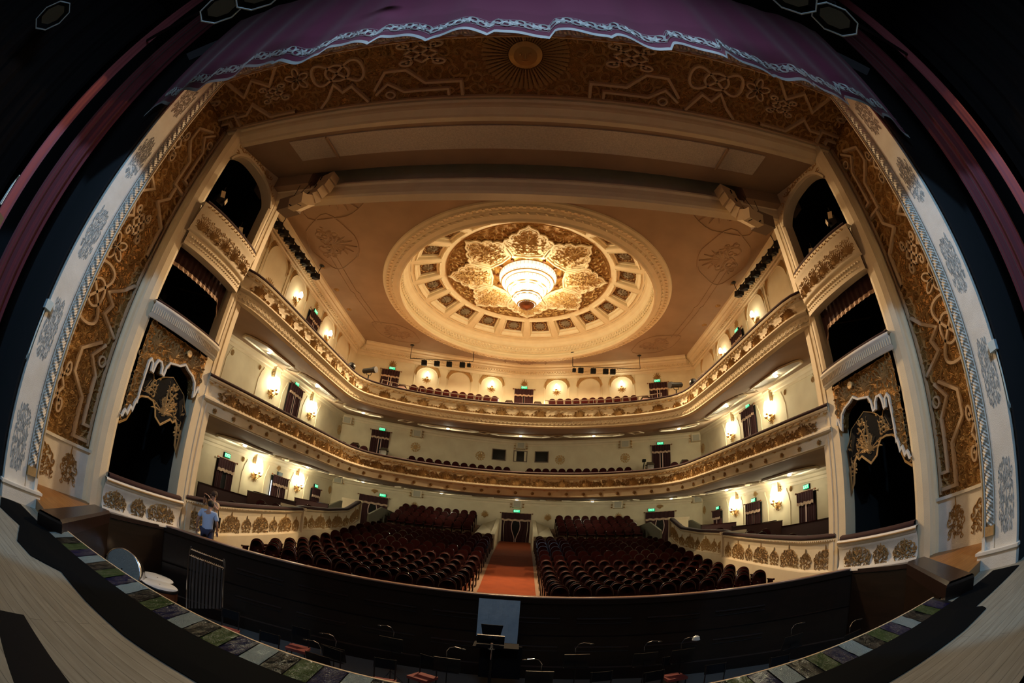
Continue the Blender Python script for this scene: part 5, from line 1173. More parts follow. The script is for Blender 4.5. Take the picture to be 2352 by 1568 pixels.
for s_ in (-1, 1):
    A0, A1 = (s_ * 6.05, 3.42), (s_ * 8.33, 6.15); O = empty('pit_side_parapet', (s_ * 7.2, 4.8, 0)); tag(O, 'wide dark lacquered box-section parapet beside the pit, %s side' % SIDE[s_], 'parapet', 'pit side parapets')
    dx, dy = A1[0] - A0[0], A1[1] - A0[1]; L_ = hypot(dx, dy); nx, ny = -dy / L_ * s_, dx / L_ * s_
    if nx * s_ < 0: nx, ny = -nx, -ny
    def q(t, w_, z): return (A0[0] + dx * t + nx * w_, A0[1] + dy * t + ny * w_, z)
    b = MB(); b.grid([[q(t, -.24, .0), q(t, -.24, .22), q(t, -.2, .27), q(t, .20, .27), q(t, .24, .24), q(t, .24, .0)] for t in (0, .5, 1)]); b.add([q(0, -.24, 0), q(0, -.24, .24), q(0, .24, .24), q(0, .24, 0)], [(0, 1, 2, 3)]); child(b, 'top', M['railwood'], O)
    b = MB(); b.grid([[q(t, -.23, .2), q(t, -.23, -1.9)] for t in (0, 1.0)]); b.grid([[(s_ * 8.2, y, .1), (s_ * 8.2, y, -1.9)] for y in (6.1, 8.3)]); b.add([q(0, -.25, -.02), q(0, -.25, .20), q(0, .25, .20), q(0, .25, -.02)], [(0, 1, 2, 3)]); child(b, 'inner_wall', M['pitwood'], O)
    b = MB(); b.box((s_ * 8.28, 7.2, .17), (.22, 2.1, .10)); child(b, 'side_rail', M['railwood'], O)
    b = MB(); b.box((s_ * 7.98, 9.95, -.41), (.5, .8, .2)); struct(b.build('floor_step_' + SIDE[s_], M['wall']))
b = MB(); b.grid([[(x, 3.80, z) for x in (-6.3, 6.3)] for z in (.02, -1.95)]); struct(b.build('wall_pit_front', M['pitwood']))
# coloured footlight strip along the stage edge
FS = empty('footlight_trough', (0, 3.6, 0)); tag(FS, 'long footlight trough with a thin pale lip along the stage edge', 'footlights')
b = MB(); b.box((-.1, 3.79, .095), (11.8, .03, .012)); child(b, 'lip', M['spk'], FS); b = MB(); b.add([(-6.0, 3.35, 0), (5.8, 3.35, 0), (5.8, 3.80, .09), (-6.0, 3.80, .09), (-6.0, 3.80, -.1), (5.8, 3.80, -.1)], [(0, 1, 2, 3), (3, 2, 5, 4)]); child(b, 'tray', M['blackmetal'], FS)
cyc = ['w', 'k', 'g', 'b']; nmc = {'w': 'pale frosted', 'k': 'black crinkled', 'g': 'green crinkled', 'b': 'dark blue crinkled'}; per = .972 / 4
cnt = {'w': 0, 'k': 0, 'g': 0, 'b': 0}
for i in range(48):
    x = -5.84 + i * per
    if x > 5.7: break
    c = cyc[i % 4]; b = MB(); rows = []; rnd = random.Random(i)
    for a in range(5):
        rows.append([(x - per * .47 + per * .94 * a / 4, 3.36 + .41 * j / 4, .012 + .085 * j / 4 + rnd.uniform(0, .008)) for j in range(5)])
    b.grid(rows); o = b.build('footlight_gel', M['gel_' + c])
    tag(o, '%s footlight filter on the stage edge, %s of its colour from the left' % (nmc[c], ORD[cnt[c]]), 'light filter', 'footlight filters'); cnt[c] += 1
# black floor cloth
b = MB(); rows = []; rnd = random.Random(3); edge = [(-7.3, 2.9), (-6.6, 2.62), (-5.9, 2.75), (-5.1, 2.36), (-4.65, 2.38), (-4.3, 2.68), (-3.5, 2.55), (-2.75, 2.48), (-2.0, 2.5), (0, 2.45), (2, 2.5), (3.24, 2.47), (4.67, 2.44), (5.35, 2.5), (5.45, 2.62), (5.4, 2.75), (7.2, 2.78)]
for x, y in edge: rows.append([(x, y, .004), (x, y, .012)] + [(x + rnd.uniform(-.02, .02), y + (3.36 - y) * t, .016 + rnd.uniform(0, .012)) for t in (.3, .6, 1.0)])
b.grid(rows); tag(b.build('floor_cloth', M['cloth']), 'rumpled black cloth strip along the front of the stage floor', 'cloth')
# low black bench at the lower left
O = empty('stage_bench', (-1.5, .9, 0)); tag(O, 'low black bench standing on the stage floor in the near left corner', 'bench')
b = MB(); b.add([(-2.11, 1.08, .45), (-2.12, .86, .45), (-1.80, .76, .45), (-.9, .50, .45), (-.9, .92, .45), (-2.11, 1.08, .37), (-2.12, .86, .37), (-1.80, .76, .37), (-.9, .5, .37), (-.9, .92, .37)], [(0, 1, 2, 3, 4), (9, 8, 7, 6, 5), (0, 5, 6, 1), (1, 6, 7, 2), (2, 7, 8, 3), (3, 8, 9, 4), (4, 9, 5, 0)]); child(b, 'top', M['black'], O)
for x, y in ((-2.0, .92), (-1.0, .62), (-1.0, .85)): b = MB(); b.box((x, y, .185), (.09, .09, .37)); child(b, 'leg', M['black'], O)
# pit furniture
PZ = -1.9
def pitchair(x, y, rz, lab):
    S = empty('pit_chair', (x, y, PZ), rz); tag(S, lab, 'chair', 'red-seated chairs in the pit')
    b = MB(); b.box((0, 0, .45), (.44, .42, .06)); b.build('seat', M['pitred'], S); b = MB(); b.box((0, .21, .80), (.42, .03, .20), tilt=-.12); b.build('backrest', M['black'], S)
    for a in (-.19, .19):
        for c in (-.18, .18):
            b = MB(); b.tube([(a, c, 0), (a, c, .43 if c < 0 else .92)], .014, 5); b.build('leg', M['blackmetal'], S)
for i, (px, py, rz) in enumerate(((-4.0, 7.1, .3), (-2.9, 7.4, -.2), (-3.9, 8.2, .2), (-1.85, 7.55, .2), (-1.3, 8.3, -.4), (2.0, 7.8, .1), (2.95, 7.55, .2), (4.05, 7.4, -.2), (5.2, 6.9, -.3), (3.6, 8.5, .1), (-5.3, 7.6, .4))):
    pitchair(px, py, rz, 'pit chair with dark red seat, %s from the left' % ORD[sorted([-4.0, -2.9, -3.9, -1.85, -1.3, 2.0, 2.95, 4.05, 5.2, 3.6, -5.3]).index(px)])
def mstand(x, y, zt, dirx, lab, hood=False, rz=0.0):
    S = empty('music_stand', (x, y, PZ), rz); tag(S, lab, 'music stand', 'music stands with gooseneck lamps'); h = zt - PZ
    b = MB(); b.tube([(0, 0, 0), (0, 0, h - .25)], .012, 5)
    for k in range(3): a = 2 * pi * k / 3; b.tube([(0, 0, .25), (.28 * cos(a), .28 * sin(a), .01)], .008, 4)
    b.build('tripod', M['blackmetal'], S)
    b = MB(); b.box((0, -.02, h - .18), (.5, .015, .34), tilt=.35); b.box((0, -.08, h - .33), (.5, .06, .012)); b.build('desk', M['blackmetal'], S)
    b = MB(); b.tube([(dirx * -.02, .02, h - .02), (dirx * -.03, .02, h + .10), (dirx * .03, .02, h + .19), (dirx * .12, .0, h + .22), (dirx * .24, -.02, h + .21)], .007, 6); b.build('gooseneck', M['chrome'], S)
    b = MB(); p = (dirx * .28, -.02, h + .19)
    if hood: b.lathe([(.02, .06), (.07, .03), (.09, -.04), (.08, -.05)], p, 10)
    else: b.sphere(p, .035, 6, sc=(1.6, 1, .6))
    b.build('lamp_head', M['silver'] if hood else M['blackmetal'], S)
for i, (x, y, z, dx, hd) in enumerate(((-3.0, 8.0, -1.05, -1, False), (-3.05, 7.4, -1.10, -1, False), (-2.1, 8.9, -.80, -1, False), (-.85, 8.3, -.88, 1, False), (.85, 8.0, -.92, -1, False), (1.60, 8.8, -.78, 1, False), (2.95, 8.6, -.78, 1, False), (3.75, 8.6, -.80, 1, True), (6.15, 8.0, -.86, 1, False), (7.2, 7.1, -1.0, 1, False))):
    mstand(x, y, z, dx, 'black music stand with %s, %s from the left in the pit' % ('hooded gooseneck lamp' if hd else 'thin bright gooseneck lamp', ORD[i]), hd)
# pale sheet, conductor's desk
b = MB(); rows = []
for i in range(13):
    t = i / 12; x = -.50 + .93 * t; zb = -.82 - .24 * t + (.0 if t < .96 else -.02); y = yb_ = front_p(front_p.L * .5 + x)[1] + .0
    rows.append([(x + .0 * j, front_p(front_p.L * .5 + x, .02 + .008 * sin(i * 1.7 + j))[1], .14 + (zb - .14) * j / 8) for j in range(9)])
b.grid(rows); tag(b.build('hanging_sheet', M['sheet']), 'pale blue-white sheet hanging on the middle of the pit wall', 'sheet')
O = empty('conductor_desk', (-.1, 9.2, PZ)); tag(O, 'black conductor desk with raised score board and chrome knob in front of the pale sheet', 'desk')
b = MB(); b.box((-.0, 9.2, -.78), (.92, .5, .03)); b.box((.1, 9.3, -1.2), (.86, .05, .8)); child(b, 'table', M['black'], O)
b = MB(); b.box((-.12, 9.15, -.63), (.56, .03, .22), 0, 0, .3); child(b, 'score_board', M['blackmetal'], O)
b = MB(); b.add([(-.30, 9.3, -.60), (.06, 9.3, -.60), (.11, 9.33, -.33), (-.35, 9.33, -.33), (-.30, 9.33, -.60), (.06, 9.33, -.60), (.11, 9.36, -.33), (-.35, 9.36, -.33)], [(0, 1, 2, 3), (7, 6, 5, 4), (0, 4, 5, 1), (1, 5, 6, 2), (2, 6, 7, 3), (3, 7, 4, 0)]); child(b, 'chair_back', M['black'], O)
b = MB(); b.lathe([(.035, 0), (.035, .10), (.02, .12), (.001, .12)], (-.08, 8.95, -.78), 12); b.lathe([(.001, -.02), (.08, -.02), (.08, 0), (.001, 0)], (-.08, 8.95, -.78), 12); b.tube([(-.08, 8.95, -.80), (-.08, 8.95, -1.05)], .012, 6); child(b, 'chrome_knob', M['chrome'], O)
b = MB(); b.tube([(-.08, 9.2, PZ), (-.08, 9.2, -.8)], .035, 8); child(b, 'post', M['blackmetal'], O)
# timpani
for k, (x, y, z, r) in enumerate(((-7.55, 7.55, -1.0, .42), (-7.05, 7.15, -1.0, .45))):
    S = empty('timpani', (x, y, PZ)); tag(S, 'kettledrum with pale round head on the left of the pit, %s' % ('farther from the stage', 'nearer the stage')[k], 'drum', 'kettledrums'); h = z - PZ
    b = MB(); b.lathe([(.02, h + .012), (r * .97, h + .01), (r, h)], n=32); b.build('drumhead', M['drum'], S, True); b = MB(); b.lathe([(r * 1.01, h + .01), (r * 1.05, h - .01), (r * 1.03, h - .06), (r * .98, h - .06)], n=32); b.build('hoop', M['blackmetal'], S, True)
    b = MB(); b.lathe([(r, h - .03), (r * .99, h - .25), (r * .8, h - .5), (r * .4, h - .66), (.02, h - .7)], n=28); b.build('bowl', M['copper'], S, True)
    for q in range(3): a = 2 * pi * q / 3; b = MB(); b.tube([(r * .9 * cos(a), r * .9 * sin(a), h - .2), (r * 1.0 * cos(a), r * 1.0 * sin(a), 0)], .018, 5); b.build('leg', M['blackmetal'], S)
# tubular bells
S = empty('tubular_bells', (-6.05, 7.65, PZ), .12); tag(S, 'rack of chrome tubular bells standing in the left of the pit', 'tubular bells')
for k in range(18): b = MB(); x = -.42 + k * .05; b.tube([(x, .03 * (k % 2), .55 + .018 * k), (x, .03 * (k % 2), 1.78)], .014, 6); b.build('tube', M['chromedk'], S)
for q in (-1, 1): b = MB(); b.tube([(q * .5, 0, .15), (q * .5, 0, 1.85), (q * .47, 0, 1.98), (q * .46, 0, 2.03)], .02, 6); b.tube([(q * .5, -.3, .05), (q * .5, .3, .05)], .02, 5); b.build('post', M['chrome'], S)
b = MB(); b.tube([(-.48, 0, 1.97), (.48, 0, 1.97)], .012, 5); b.tube([(-.5, 0, 1.82), (.5, 0, 1.82)], .012, 5); b.tube([(-.5, 0, .4), (.5, 0, .4)], .015, 5)
for k in range(18): b.sphere((-.42 + k * .05, 0, 1.84), .014, 4); b.sphere((-.42 + k * .05, 0, 1.98), .014, 4)
b.build('crossbar', M['chrome'], S)
S = empty('bass_drum', (-7.7, 6.55, PZ), .5); tag(S, 'large bass drum lying against the left end of the pit', 'drum')
ax = Matrix(((1, 0, 0), (0, .35, -.94), (0, .94, .35))); b = MB(); b.lathe([(.02, .2), (.46, .2)], (0, 0, .95), 32, axis=ax); b.build('drumhead', M['gel_w'], S); b = MB(); b.lathe([(.46, .2), (.49, .2), (.49, -.2), (.46, -.2)], (0, 0, .95), 32, axis=ax); b.build('shell', M['chrome'], S, True); b = MB(); b.box((0, 0, .3), (.6, .5, .5)); b.build('cradle', M['black'], S)
# ------------------------------------------------------------------ stage surround
b = MB(); rows = []; n = 340; prof = [0.0] * (n + 1); bot = []
rnd = random.Random(12); x = 0
def vfold(t): return .05 * sin(t * 52) + .03 * sin(t * 121 + 1) + .02 * sin(t * 23 + 2)
def vbot(t):
    a = abs(t - .5) * 2; k = t * 17; saw = (k % 1.0); return 8.00 + (.34, .12, .24)[int(k) % 3] * (1 - saw) ** .6 * min(1, saw * 9) + .05 * sin(k * 5.1) - .25 * max(0, a - .82)
pos = []
for i in range(n + 1):
    t = i / n; X = -7.9 + 15.8 * t; zb = vbot(t); d = vfold(t); pos.append((X, d, zb))
    rows.append([(X, 2.72 + d * (1 - .55 * k / 8), zb + (12.6 - zb) * (k / 8) ** 1.1) for k in range(9)])
O = empty('valance_curtain', (0, 2.72, 8.1)); tag(O, 'purple stage valance with silver embroidered border and fringe across the top', 'stage curtain')
b.grid(rows); child(b, 'velvet', M['purple'], O, True)
b = MB(); b.grid([[(X, 2.70 + d, zb - .08), (X, 2.695 + d, zb + .02)] for X, d, zb in pos]); child(b, 'fringe', M['silver'], O)
b = MB(); k = 0
for i in range(8, n - 8, 8):
    X, d, zb = pos[i]
    def vfn(u, v, nn=0):
        t = (u + 7.9) / 15.8; return (u, 2.705 + vfold(t) * .96 - nn, vbot(t) + v)
    rosette(b, vfn, X, .38, .14, 6, dep=.02); leaf(b, vfn, X + .10, .30, .5, .42, 4.5, .03, .02, 10); leaf(b, vfn, X - .10, .46, pi + .5, .42, 4.5, .03, .02, 10)
child(b, 'embroidery', M['silver'], O)
b = MB(); b.grid([[(X, 2.708 + d * .98, zb + .235), (X, 2.708 + d * .97, zb + .245)] for X, d, zb in pos]); b.grid([[(X, 2.700 + d * .98, zb + .53), (X, 2.700 + d * .97, zb + .54)] for X, d, zb in pos]); child(b, 'border_line', M['silver'], O)
def drape(x, y0, y1, z0, z1, mt, lab, amp=.06, fr=16):
    b = MB(); rows = []
    for i in range(61): t = i / 60; rows.append([(x + amp * sin(t * fr * 2) + amp * .4 * sin(t * fr * 4.7), y0 + (y1 - y0) * t, z) for z in (z0, (z0 + z1) / 2, z1)])
    b.grid(rows); return tag(b.build('side_drape', M[mt]), lab, 'stage curtain', 'side drapes of the stage')
for s_ in (-1, 1):
    sd = SIDE[s_]
    drape(s_ * 8.3, 1.75, 2.35, .05, 12.6, 'wine', 'wine red folded side drape next to the %s proscenium edge' % sd, .07, 6)
    drape(s_ * 8.2, 1.15, 1.40, .05, 12.6, 'wineband', 'narrow flat wine red drape farther into the %s wing' % sd, .01, 3)
    b = MB(); b.box((s_ * 8.6, 2.92, 5.5), (2.1, .04, 11)); b.box((s_ * 8.9, 2.6, 5.5), (.04, .6, 11)); tag(b.build('black_border', M['blackdrape']), 'black masking flat against the %s side of the proscenium' % sd, 'masking flat', 'black masking flats')
    drape(s_ * 10.0, -5, 1.2, .05, 12, 'blackdrape', 'black side masking far in the %s wing' % sd, .08, 30)
    b = MB(); b.box((s_ * 11, -1.5, 6), (.1, 9, 12)); struct(b.build('wall_wing_' + sd, M['blackdrape']))
b = MB(); b.box((0, -1.5, 13.0), (24, 9.4, .1)); b.box((0, -6.2, 6.5), (24, .1, 13)); struct(b.build('wall_fly', M['blackdrape']))
# octagonal lamps above the stage
def octlamp(x, y, z, r, lab, ang=0.0, on=False):
    O = empty('stage_lamp', (x, y, z)); tag(O, lab, 'stage lamp', 'octagonal lamps over the stage')
    d = (Vector((.3, .6, 1.2)) - Vector((x, y, z))).normalized(); q = d.to_track_quat('Z', 'Y').to_matrix() @ Matrix.Rotation(ang, 3, 'Z')
    def w_(p): v = q @ Vector(p); return (v.x, v.y, v.z)
    pts = [w_((r * .72 * cos(a) * 1.0, r * 1.15 * sin(a), .25)) for a in [pi / 8 + k * pi / 4 for k in range(8)]]
    b = MB(); b.tube(pts, .018, 5, closed=True); b.build('octagonal_rim', M['rim'], O)
    ins = [w_((r * .5 * cos(a), r * .8 * sin(a), -.1)) for a in [pi / 8 + k * pi / 4 for k in range(8)]]
    b = MB(); b.add(pts + ins, [(k, (k + 1) % 8, (k + 1) % 8 + 8, k + 8) for k in range(8)]); b.build('filter_frame', M['blackmetal'], O)
    b = MB(); b.add(ins, [tuple(range(8))]); b.build('lens', M['lampon'] if on else M['lens'], O)
    b = MB(); b.add([(p[0], p[1], p[2]) for p in ins] + [w_((r * .5 * cos(a), r * .8 * sin(a), -.8)) for a in [pi / 8 + k * pi / 4 for k in range(8)]], [(k, k + 8, (k + 1) % 8 + 8, (k + 1) % 8) for k in range(8)] + [tuple(range(15, 7, -1))]); b.build('housing', M['blackmetal'], O)
    b = MB(); b.tube([w_((r * .6, 0, -.4)), w_((r * .7, 0, -1.0)), (0, 0, 1.5)], .02, 5); b.build('yoke', M['blackmetal'], O)
LP = [(440, 518, 0, 78, -.5), (515, 620, -20, 50, -.5), (640, 700, -45, 14, -.4), (70, 155, -40, 26, -.5), (1785, 1890, -25, 55, .5), (1905, 1980, -10, 98, .5), (1680, 1762, -50, 14, .4)]
LAMPS = [(-5.0, 1.25, 8.3, .36, -.3, 'leftmost of the left trio'), (-4.25, 1.3, 8.45, .38, -.3, 'middle of the left trio'), (-3.45, 1.35, 8.7, .36, -.3, 'rightmost of the left trio, barely in view'), (4.35, 1.2, 8.4, .38, .3, 'middle of the right trio'), (5.15, 1.22, 8.2, .38, .3, 'rightmost of the right trio'), (3.5, 1.3, 8.8, .36, .3, 'leftmost of the right trio, barely in view'), (-9.0, -1.15, 7.8, .4, -.3, 'alone in the far top left corner')]
for x, y, z, r, a, t in LAMPS: octlamp(x, y, z, r, 'dark octagonal stage lamp with bright metal rim, ' + t, a)
b = MB(); b.tube([(-9, 1.3, 9.3), (9, 1.3, 9.3)], .04, 6); tag(b.build('lighting_pipe', M['blackmetal']), 'black lighting pipe above the stage lamps', 'pipe')
O = empty('floodlight', (-2.35, 2.2, 9.7)); tag(O, 'small blue-white working floodlight above the valance on the left', 'floodlight'); b = MB(); b.box((0, .1, .1), (.3, .25, .25)); b.build('housing', M['blackmetal'], O); b = MB(); b.sphere((0, -.04, -.02), .07, 6); b.build('lamp', M['lampon'], O)
for s_, labs in ((-1, 'left'), (1, 'right')):
    O = empty('wing_lantern', (s_ * 7.2, 1.0, 3.6)); tag(O, 'dark theatre lantern on a curved arm in the %s wing' % labs, 'stage lamp', 'wing lanterns')
    b = MB(); b.tube([(-s_ * .0, 0, .9), (s_ * .2, 0, .8), (s_ * .3, 0, .3), (s_ * .3, 0, -.6)], .012, 5); b.tube([(s_ * .1, 0, .85), (s_ * .05, 0, .35)], .012, 5); b.build('arm', M['rim'], O); b = MB(); b.box((0, 0, 0), (.28, .3, .4), .4); b.build('housing', M['blackmetal'], O)
    O = empty('wall_bracket', (s_ * 7.46, 3.05, 3.35)); tag(O, 'small grey cable bracket on the %s proscenium edge' % labs, 'bracket', 'cable brackets'); b = MB(); b.box((0, -.06, 0), (.12, .16, .16)); b.tube([(0, -.1, -.05), (s_ * .04, -.1, -.9), (s_ * .12, -.1, -1.0)], .015, 5); b.build('clamp', M['rim'], O)
# ------------------------------------------------------------------ loudspeaker arrays at the ends of the beam
for s_ in (-1, 1):
    O = empty('line_array', (s_ * 6.5, 8.5, 10.4)); tag(O, 'cream curved line-array loudspeaker hanging at the %s end of the beam' % SIDE[s_], 'loudspeaker', 'hanging loudspeaker arrays')
    P_ = [(-.15, 8.62, 11.15, .1), (-.10, 8.58, 10.78, .18), (0, 8.50, 10.44, .35), (.06, 8.42, 10.14, .62), (.12, 8.28, 9.90, .95), (.16, 8.05, 9.74, 1.3)]
    for k in range(len(P_)):
        dx, y, z, t = P_[k]; b = MB(); b.box((s_ * (6.35 + dx), y, z), (.62, .34, .345 if k < 3 else .27), s_ * .35, 0, -t); c = child(b, 'cabinet', M['spk'], O)
        b = MB()
        for q in (-.18, .12): b.box((s_ * (6.35 + dx) + q, y - .175 * cos(t) , z - .175 * sin(t)), (.03, .02, .16), s_ * .35, 0, -t)
        b.build('slot', M['black'], c, loc=(-O.location[0], -O.location[1], -O.location[2]))
    O = empty('bass_speaker', (s_ * 7.2, 8.45, 9.95)); tag(O, 'brown boxy loudspeaker beside the hanging array at the %s end of the beam' % SIDE[s_], 'loudspeaker', 'boxy hanging loudspeakers')
    b = MB(); b.box((s_ * 7.05, 8.4, 9.92), (.62, .5, .42), s_ * .2, 0, .15); child(b, 'cabinet', M['spkdk'], O); b = MB(); b.tube([(s_ * 7.05, 8.4, 10.1), (s_ * 6.9, 8.7, 11.3)], .012, 4); b.tube([(s_ * 7.2, 8.5, 10.1), (s_ * 7.3, 8.7, 11.3)], .012, 4); child(b, 'rigging', M['blackmetal'], O)
# lighting trusses along the side ceilings
for s_ in (-1, 1):
    sd = SIDE[s_]; a, c = Vector((s_ * 11.45, 12.9, 13.72)), Vector((s_ * 11.05, 17.7, 13.62))
    O = empty('lighting_bar', tuple((a + c) / 2)); tag(O, 'black lighting bar hung from the ceiling along the %s side wall' % sd, 'lighting bar', 'side lighting bars'); b = MB(); b.tube([a, c], .035, 6)
    for t in (.1, .95): p = a.lerp(c, t); b.tube([p, (p.x - s_ * .1, p.y, ZC)], .02, 5)
    p = a.lerp(c, .95); b.lathe([(.12, ZC - .01), (.14, ZC - .04), (.02, ZC - .06)], (p.x - s_ * .1, p.y, 0), 10); child(b, 'pipe', M['blackmetal'], O)
    for k in range(8):
        p = a.lerp(c, .06 + .125 * k); L_ = empty('theatre_lantern', (p.x, p.y, p.z - .22)); tag(L_, 'black theatre lantern on the %s ceiling bar, %s from the stage' % (sd, ORD[k]), 'stage lamp', 'lanterns on the side ceiling bars')
        b = MB(); b.box((0, 0, 0), (.30, .34, .30), s_ * .3, 0, .35); b.build('housing', M['blackmetal'], L_); b = MB(); b.box((0, -.28, -.12), (.22, .24, .20), s_ * .3, 0, .35); b.build('snoot', M['black'], L_); b = MB(); b.tube([(-.17, 0, -.02), (-.17, .0, .17), (.17, .0, .17), (.17, 0, -.02)], .012, 4); b.build('yoke', M['blackmetal'], L_)
# bars at the back of the upper hall
for s_, x0, x1, lx in ((-1, -7.9, -3.5, (-6.85, -5.95, -5.1, -4.2, -3.75)), (1, 3.2, 7.9, (3.3, 3.75, 4.6, 5.45, 5.95))):
    sd = SIDE[s_]; y0 = 27.0
    O = empty('lighting_bar', ((x0 + x1) / 2, y0, 13.2)); tag(O, 'thin lighting bar hung in front of the %s part of the back wall' % sd, 'lighting bar', 'back lighting bars'); b = MB(); zq = 13.15; b.tube([(x0, y0, zq), (x1, y0, zq)], .025, 5)
    for x in (x0, x1 if s_ < 0 else x0 + .01, x1): b.tube([(x, y0, zq), (x, y0, ZC)], .02, 5); b.lathe([(.14, ZC - .01), (.15, ZC - .04), (.02, ZC - .06)], (x, y0, 0), 10)
    child(b, 'pipe', M['blackmetal'], O)
    for k, x in enumerate(lx):
        L_ = empty('theatre_lantern', (x, y0, zq - .28)); tag(L_, 'small square black lantern on the %s back bar, %s from the left' % (sd, ORD[k]), 'stage lamp', 'lanterns on the back bars')
        sz_ = .34 if not ((s_ < 0 and k == 4) or (s_ > 0 and k == 0)) else .22; b = MB(); b.box((0, 0, 0), (sz_, .3, sz_), 0, 0, .2); b.build('housing', M['black'], L_); b = MB(); b.tube([(0, 0, .1), (0, 0, .28)], .012, 4); b.build('clamp', M['blackmetal'], L_)
# follow spots and rails on the upper balcony
for s_ in (-1, 1):
    sd = SIDE[s_]; O = empty('follow_spot', (s_ * 7.6, 18.9, 8.0)); tag(O, 'long black follow spot on a stand at the %s corner of the upper balcony' % sd, 'spotlight', 'follow spots')
    x, y = s_ * 7.35, 18.75; dv = Vector((-s_ * .85 if s_ > 0 else .95, -.35, -.16 if s_ > 0 else .02)).normalized(); c0 = Vector((x, y, 8.86)); b = MB(); b.tube([c0 - dv * .42, c0 - dv * .36, c0 + dv * .25, c0 + dv * .27, c0 + dv * .42], [.08, .13, .13, .16, .16], 10); child(b, 'barrel', M['blackmetal'], O)
    b = MB(); b.tube([(x - .16, y, 8.86), (x - .10, y, 8.62), (x + .10, y, 8.62), (x + .16, y, 8.86)], .02, 5); child(b, 'yoke', M['blackmetal'], O); b = MB(); b.tube([(x, y, 8.62), (x, y, 7.3)], .03, 6); child(b, 'stand', M['blackmetal'], O)
    pts = []; P = BP[2]; u0 = P.L / 2 + s_ * 1.1; u1 = P.L / 2 + s_ * 7.6 * .88
    for i in range(13): u = u0 + (u1 - u0) * i / 12; xx, yy = P(u, -.05); pts.append((xx, yy, 8.27))
    O = empty('safety_rail', pts[6]); tag(O, 'thin chrome safety rail on the upper balcony cushion, %s half' % sd, 'handrail', 'chrome safety rails'); b = MB(); b.tube([(pts[0][0], pts[0][1], 8.1)] + pts + [(pts[-1][0], pts[-1][1], 8.1)], .022, 6); child(b, 'rail', M['chrome'], O)
    for i in (2, 5, 8, 11): b = MB(); b.tube([(pts[i][0], pts[i][1], 8.05), pts[i]], .016, 5); child(b, 'post', M['chrome'], O)
    pts = [(*P(P.L / 2 + s_ * (9.05 + .12 * i), -.08), 8.22) for i in range(8)]; b = MB(); b.tube([(pts[0][0], pts[0][1], 8.1)] + pts + [(pts[-1][0], pts[-1][1], 8.1)], .02, 6); tag(b.build('corner_rail', M['chrome']), 'short chrome rail in front of the %s follow spot' % sd, 'handrail', 'short corner rails')
    O = empty('spotlight', (s_ * 7.55, 17.0, 8.1)); tag(O, 'small round black lamp on the %s side rail of the upper balcony' % sd, 'spotlight', 'small rail lamps'); b = MB(); b.sphere((0, 0, .2), .2, 8); b.build('housing', M['blackmetal'], O); b = MB(); b.tube([(0, 0, 0), (0, 0, .1)], .02, 5); b.build('stem', M['blackmetal'], O)
# small wooden desks beside the balcony doors
for k, (x, z, dy, lab) in enumerate(((-8.75, 5.74, .9, 'right of the left back door of the lower balcony'), (8.4, 5.74, .9, 'left of the right back door of the lower balcony'), (10.6, 5.74, .9, 'right of the right back door of the lower balcony'), (-10.6, 5.74, .9, 'left of the left back door of the lower balcony'), (-1.0, 10.35, .5, 'left of the central upper-balcony door'), (1.0, 10.35, .5, 'right of the central upper-balcony door'), (-8.3, 10.4, .6, 'right of the left upper-balcony door'), (8.3, 10.4, .6, 'left of the right upper-balcony door'))):
    O = empty('usher_desk', (x, yback(x) - dy, z)); tag(O, 'small wooden desk, ' + lab, 'desk', 'ushers desks'); b = MB(); b.box((0, 0, .4), (.42, .4, .8)); b.build('body', M['trim'] if z > 8 else M['seatwood'], O); b = MB(); b.add([(-.28, -.26, .80), (.28, -.26, .80), (.28, .26, .80), (-.28, .26, .80), (-.2, 0, 1.02), (.2, 0, 1.02)], [(0, 1, 5, 4), (2, 3, 4, 5), (1, 2, 5), (3, 0, 4)]); b.build('top', M['seatwood'], O)
O = empty('tripod_camera', (8.0, 27.2, 5.75)); tag(O, 'small camera on a tripod near the right back door of the lower balcony', 'camera'); b = MB(); b.box((0, 0, 1.1), (.2, .25, .18)); b.build('body', M['black'], O); b = MB()
for k in range(3): a = 2 * pi * k / 3; b.tube([(0, 0, 1.0), (.25 * cos(a), .25 * sin(a), 0)], .015, 4)
b.build('tripod', M['black'], O)
